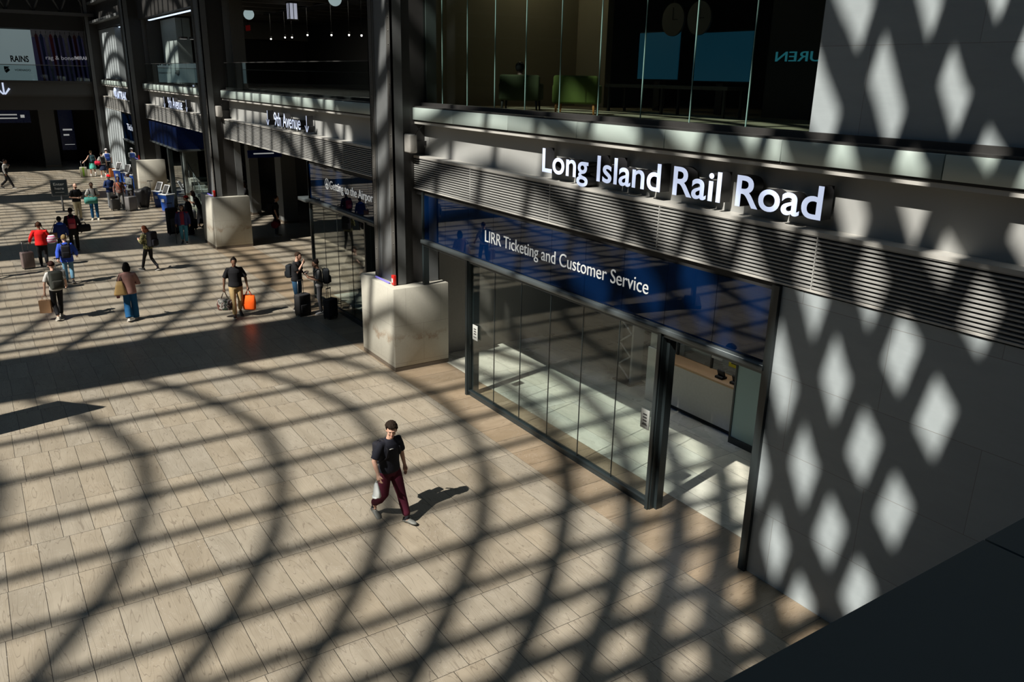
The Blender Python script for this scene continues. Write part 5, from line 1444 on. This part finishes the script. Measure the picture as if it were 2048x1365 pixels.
suitcase(6.68, 45.5, R(35), 0.56, 0.32, 0.74, (0.13, 0.125, 0.125), 'large grey suitcase standing in front of the group of three', 0.0, True)
# draped heap on wheels
t = thing('draped_bundle', 'bulky black cloth-draped bundle in front of the farthest plinth', 'bundle', (7.36, 46.05, 0), R(15))
rr = random.Random(5)
m = MB(); rings = []
for i, (z, rx, ry) in enumerate(((0.06, .26, .20), (0.25, .30, .24), (0.5, .33, .26), (0.75, .38, .28), (0.92, .42, .30), (1.02, .40, .27), (1.04, .25, .15))):
    rings.append([m.bm.verts.new(((rx*(1+0.09*math.sin(5*a+z*4)+rr.uniform(-.03, .03)))*math.cos(a), (ry*(1+0.12*math.sin(7*a-z*3)))*math.sin(a), z + 0.05*math.cos(a)*(i > 3) + 0.03*math.sin(3*a)*(i > 3))) for a in [2*math.pi*k/36 for k in range(36)]])
for a, b in zip(rings, rings[1:]):
    for k in range(36): m.bm.faces.new((a[k], a[(k+1) % 36], b[(k+1) % 36], b[k]))
m.bm.faces.new(rings[-1]); m.bm.faces.new(rings[0][::-1])
for f in m.bm.faces: f.smooth = True
m.obj('cover', plain('black_drape', (0.010, 0.010, 0.011), 0.55, var=0.3, bump=0.4), t)
for sx in (-.2, .2): MB().cyl((sx, 0, 0.04), 0.04, 0.03, 'x', 12).obj('wheel', M_BLACK, t)

# three walking away at the far end
p = person('woman in teal skirt pulling a cream suitcase far down the hall', 7.02, 62.2, 350, 1.68, 'light', ('short', (0.24, 0.15, 0.07)), ('vest', C_BLACK), ('skirt', cloth('teal', (0.10, 0.45, 0.36))), (0.5, 0.5, 0.5), ((( 0.34, -0.08, 1.18), (0.55, -0.05, 1.0)), 'down'), 0.20, 'L')
backpack(p, (0.02, 0.05, 0.06), 'dark teal backpack on the woman in the teal skirt', 0.9)
suitcase(6.38, 61.7, R(-10), 0.44, 0.28, 0.66, (0.50, 0.50, 0.36), 'cream suitcase with green stripe pulled by the woman in teal', 0.40, True, accent=plain('lime_stripe', (0.22, 0.42, 0.03), 0.6))
p = person('person in white tee and dark shorts with a red bag, far down the hall', 7.5, 61.0, 355, 1.66, 'light', ('short', HB), ('tee', C_WHITE), ('skirt', cloth('navy_skirt', (0.012, 0.02, 0.05))), (0.55, 0.55, 0.55), ('down', 'down'), 0.22, 'L')
backpack(p, (0.03, 0.03, 0.03), 'black backpack on the white tee beside the red bag', 0.9)
w = wpos(p, p['V'](-0.30, 0.0, 0.88)); duffel(w, R(-10), 0.36, 0.13, (0.50, 0.02, 0.05), 'small red bag on the person in white far away')
p = person('person in white cap with a blue backpack near the pale pier', 7.95, 62.0, 0, 1.80, 'light', ('short', HB), ('tee', C_WHITE), ('trousers', C_BLACK), (0.2, 0.2, 0.2), ('down', 'down'), 0.2, 'R')
cap_on(p, (0.6, 0.58, 0.58), '')
backpack(p, (0.02, 0.05, 0.22), 'blue backpack on the person in the white cap', 1.0)
suitcase(7.98, 60.6, R(0), 0.36, 0.24, 0.62, (0.45, 0.13, 0.03), 'orange suitcase behind the person in the white cap', 0.30, True)

# man in waistcoat
p = person('man in white shirt and black waistcoat walking right with a pole on his shoulder', 1.75, 57.4, 105, 1.72, 'brown', ('short', HB), ('long', C_WHITE), ('trousers', C_BLACK), (0.02, 0.02, 0.02), ('strap', 'down'), 0.36, 'R', 0.05, 0, 0.15)
MB().loft([tuple(p['V'](0, 0, .92)) + (.185, .140), tuple(p['V'](0, 0, 1.2)) + (.172, .132), tuple(p['V'](0, 0, 1.40)) + (.155, .112)], 20).obj('waistcoat', C_BLACK, p['root'])
w = wpos(p, p['V'](-0.15, 0.25, 1.38)); w2 = wpos(p, p['V'](-0.16, -1.15, 1.95))
t = thing('pole', 'long grey pole over the shoulder of the man in the waistcoat', 'pole', w)
MB().tube([(0, 0, 0), tuple(w2-w)], 0.03, 8).obj('shaft', M_STEEL, t)

person('person in black at the left edge of the picture', 0.13, 32.3, 10, 1.72, 'brown', ('short', HB), ('jacket', C_BLACK), ('trousers', C_BLACK), (0.02, 0.02, 0.02), ('down', 'down'), 0.2)

# group left of the middle plinth
p = person('person in maroon top, open navy jacket and jeans left of the middle plinth', 7.10, 35.5, 200, 1.62, 'brown', ('long_hat', HB), ('long', cloth('maroon_top', (0.13, 0.012, 0.025))), ('trousers', cloth('teal_jeans', (0.03, 0.13, 0.19))), (0.03, 0.03, 0.03), ('down', 'down'), 0.08, 'L', 0, 0, 0.1, 1.1)
for s in (-1, 1):
    V = p['V']
    m = MB().loft([tuple(V(s*.125, 0, .84)) + (.085, .155), tuple(V(s*.12, 0, 1.1)) + (.075, .145), tuple(V(s*.12, 0, 1.38)) + (.075, .125), tuple(V(s*.09, 0, 1.46)) + (.04, .07)], 14)
    sh, e, w_, _h = p['hands'][0 if s < 0 else 1]
    m.tube([sh, e, w_], [0.075, 0.065, 0.05], 12)
    fused(m, 'jacket_half', [cloth('navy_open', (0.02, 0.022, 0.07))], p['root'], 0.014)
w = wpos(p, p['V'](0.32, 0.05, 0.0))
t = thing('walking_cane', 'black walking cane beside the person in the maroon top', 'cane', (w.x-0.02, w.y, 0))
MB().tube([(0, 0, 0), (0, 0, 0.82), (0.02, -0.02, 0.86), (0.07, -0.05, 0.86)], 0.010, 8).obj('shaft', M_BLACK, t)
p = person('person in red cap and long black coat behind the maroon top', 7.78, 37.3, 300, 1.74, 'tan', ('short', HB), ('coat', C_BLACK), ('wide', C_BLACK), (0.03, 0.03, 0.03), ('belly', 'belly'), 0, 'L', 0.08)
cap_on(p, (0.40, 0.02, 0.015), '')
t = thing('garment_bag', 'tall black rolling garment bag at the left of the red-capped person', 'garment bag', (7.12, 37.75, 0), R(20))
MB().box(-0.24, 0.24, -0.15, 0.15, 0.05, 1.20, bev=0.07, seg=3).obj('bag_body', C_BLACK, t)
MB().box(-0.18, 0.18, -0.19, -0.13, 0.15, 0.75, bev=0.02).obj('front_pocket', C_DGREY, t)
for s in (-1, 1): MB().cyl((s*0.18, 0, 0.03), 0.03, 0.025, 'x', 12).obj('wheel', M_BLACK, t)
for s in (-1, 1): MB().tube([(s*0.1, 0.1, 1.18), (s*0.1, 0.1, 1.38)], 0.010, 6).obj('telescopic_handle', M_STEEL, t)
MB().box(-0.12, 0.12, 0.085, 0.115, 1.37, 1.40).obj('grip', M_BLACK, t)
p = person('woman in long black dress stooping by the middle plinth', 8.62, 39.0, 292, 1.70, 'tan', ('bob', (0.04, 0.02, 0.015)), ('vest', C_BLACK), ('dress', cloth('charcoal_dress', (0.022, 0.022, 0.024))), (0.03, 0.03, 0.03), ('phone', 'phone'), 0.10, 'L', 0.35, 0, 0.3)
cart = thing('luggage_cart', 'low white bagged cart between the red cap and the black dress', 'cart', (8.05, 38.45, 0), R(10))
MB().box(-0.2, 0.2, -0.25, 0.25, 0.55, 0.95, bev=0.08).obj('white_bag', C_WHITE, cart)
MB().box(-0.2, 0.2, -0.25, 0.25, 0.1, 0.55, bev=0.05).obj('lower_bag', C_BLACK, cart)
for s in (-1, 1): MB().cyl((s*0.18, 0, 0.05), 0.05, 0.03, 'x', 12).obj('wheel', M_BLACK, cart)

# in the passage
p = person('man in black with a backpack and a dark red duffel in the shaded passage', 11.0, 35.4, 112, 1.78, 'tan', ('short', (0.04, 0.015, 0.01)), ('tee', C_BLACK), ('trousers', cloth('dark_jeans', (0.03, 0.045, 0.07))), (0.35, 0.35, 0.35), ('down', 'down'), 0.0, 'L', 0.03, 0, 0.2)
backpack(p, BLK, 'black backpack on the man in the shaded passage', 1.0)
w = wpos(p, p['V'](0.30, 0.0, 0.42)); duffel(w, R(60), 0.56, 0.17, (0.09, 0.012, 0.02), 'dark red duffel carried by the man in the passage')
person('person in dark clothes half hidden behind the middle plinth', 11.3, 41.0, 285, 1.72, 'tan', ('bob', (0.10, 0.05, 0.02)), ('jacket', C_BLACK), ('trousers', C_BLACK), (0.1, 0.1, 0.1), ('phone', 'phone'))

# ------------------------------------------------------------------ floor-standing things
t = thing('standing_sign', 'dark standing sign reading Enter here behind the bald man', 'sign', (3.62, 46.6, 0), R(-4))
MB().tube([(0.05, 0, 0.04), (0.05, 0, 0.86)], 0.045, 10).obj('post', M_STEEL, t)
MB().box(-0.32, 0.32, -0.25, 0.25, 0, 0.035, bev=0.01).obj('base', M_BLACK, t)
MB().box(-0.38, 0.38, -0.03, 0.03, 0.80, 1.62).obj('sign_frame', M_STEEL, t)
MB().box(-0.345, 0.345, -0.034, -0.03, 0.835, 1.585).obj('sign_face', plain('sign_charcoal', (0.012, 0.025, 0.035), 0.4), t)
me_ = thing('tmp', '', '', (0, 0, 0)); bpy.data.objects.remove(me_)
for txt, zz, x0, wd in (('Enter', 1.33, -0.24, 0.48), ('here', 1.12, -0.2, 0.40)):
    for o in lettering(None, txt, (x0, -0.036, zz), (1, 0, 0), (0, 0, 1), wd, 0.13, 0.003, [plain('sign_text_grey', (0.42, 0.45, 0.46), 0.6)], bold=0.01, per_letter=False, name='lettering'):
        o.parent = t
MB().box(-0.2, 0.2, -0.037, -0.034, 0.98, 1.0).obj('rule', plain('sign_text_grey', (0.42, 0.45, 0.46), 0.6), t)

M_KB = plain('kiosk_blue', (0.01, 0.06, 0.30), 0.35); M_KW = plain('kiosk_white', (0.62, 0.64, 0.66), 0.35)
def kiosk(x, y, rz, label, group=None):
    t = thing('ticket_kiosk', label, 'kiosk', (x, y, 0), rz, group)
    m = MB(); m.loft([(0, 0, 0, .24, .22), (0, 0, .05, .24, .22), (0, 0, .80, .29, .27)], 24, 0, False, 8)
    m.obj('cabinet', M_KB, t)
    MB().box(-0.31, 0.31, -0.29, 0.29, 0.80, 0.86, bev=0.015).obj('top_shelf', M_KW, t)
    MB().box(-0.10, 0.10, -0.285, -0.262, 0.45, 0.60).obj('badge', M_KW, t)
    rt_ = Euler((R(-28), 0, 0)).to_matrix()
    MB().box(-0.20, 0.20, -0.02, 0.02, 0.86, 1.32, rot=rt_, bev=0.012).obj('screen_housing', M_KW, t)
    MB().box(-0.17, 0.17, -0.026, -0.021, 0.88, 1.30, rot=rt_).obj('screen', M_BLACK, t)
    MB().box(-0.07, 0.07, -0.2, -0.05, 0.86, 0.93).obj('card_reader', M_BLACK, t)
    return t
k0 = kiosk(8.26, 46.3, R(-58), 'blue and white ticket kiosk, left one of the near pair')
copy_tree(k0, None, (8.33, 44.9, 0), R(-62), 'blue and white ticket kiosk, right one of the near pair')
for i, (x, y) in enumerate(((8.0, 57.5), (8.25, 55.9), (8.28, 54.5))):
    copy_tree(k0, None, (x, y, 0), R(-50), ['ticket kiosk of the far trio, farthest from the camera', 'ticket kiosk of the far trio, the middle one', 'ticket kiosk of the far trio, nearest the plinth'][i])
t = thing('stand_sign', 'thin black T-shaped stand against the farthest plinth', 'stand', (8.15, 48.2, 0))
MB().box(-0.15, 0.15, -0.15, 0.15, 0, 0.02).obj('base', M_BLACK, t)
MB().tube([(0, 0, 0.02), (0, 0, 1.15)], 0.016, 8).obj('pole', M_BLACK, t)
MB().box(-0.14, 0.14, -0.01, 0.01, 1.13, 1.17).obj('crossbar', M_BLACK, t)
# belt stanchions by the stairs
def stanchion(x, y, label):
    t = thing('belt_stanchion', label, 'stanchion', (x, y, 0), 0, 'belt stanchions by the stairs')
    MB().cyl((0, 0, 0.015), 0.16, 0.03, 'z', 20).obj('base', M_STEEL, t)
    MB().tube([(0, 0, 0.03), (0, 0, 0.96)], 0.03, 10).obj('pole', plain('stanchion_steel', (0.35, 0.36, 0.36), 0.3, 0.6), t)
    MB().box(-0.045, 0.045, -0.045, 0.045, 0.86, 0.98, bev=0.01).obj('belt_head', M_BLACK, t)
    return t
st = [(9.6, 42.6), (9.5, 41.2), (9.35, 39.8), (9.9, 38.6)]
lb = ['steel belt stanchion nearest the stairs', 'steel belt stanchion, second from the stairs', 'steel belt stanchion, third from the stairs', 'steel belt stanchion nearest the camera']
for (x, y), l in zip(st, lb): stanchion(x, y, l)
for i, ((a, b), (c, d)) in enumerate(zip(st, st[1:])):
    t = thing('queue_belt', ['blue queue belt closest to the stairs', 'blue queue belt in the middle of the stanchion row', 'blue queue belt closest to the camera'][i], 'belt', ((a+c)/2, (b+d)/2, 0.9))
    L_ = math.hypot(c-a, d-b)
    MB().box(-L_/2+0.05, L_/2-0.05, -0.003, 0.003, -0.01, 0.05).obj('webbing', plain('belt_blue', (0.015, 0.05, 0.14), 0.7), t)
    t.rotation_euler = (0, 0, math.atan2(d-b, c-a))

# ------------------------------------------------------------------ groups of like things
GROUPS = {'stone_plinth': 'stone plinths along the facade', 'steel_column': 'riveted steel columns', 'fire_alarm': 'red fire alarm boxes on the plinths',
          'led_strip': 'violet strip lights on the plinths', 'wall_speaker': 'loudspeakers beside the columns', 'ticket_kiosk': 'blue ticket kiosks',
          'ventilation_grille': 'louvred grilles of the facade', 'armchair': 'green armchairs behind the upper glass', 'queue_belt': 'blue queue belts',
          'track_light': 'track lights of the gallery', 'screen_reflection': 'blue screen reflections built in the lounge', 'disc_reflection': 'clock reflections built in the lounge',
          'passage_pier': 'grey piers of the passage', 'poster': 'posters behind the ticket counter', 'card_terminal': 'card terminals on the counter',
          'pendant_lamp': 'white globe pendant lamps', 'glass_balustrade': 'glass balustrades', 'door_notice': 'door notices on the ticketing glass',
          'avenue_sign': '9th Avenue signs', 'billboard': 'billboards on the far gallery', 'linear_light': 'linear lights over the galleries', 'recess_column': 'columns of the far recess'}
for o in list(COL.objects):
    if o.parent is None and not o.get('kind'):
        st_ = o.name.split('.')[0]
        if st_ in GROUPS and not o.get('group'): o['group'] = GROUPS[st_]
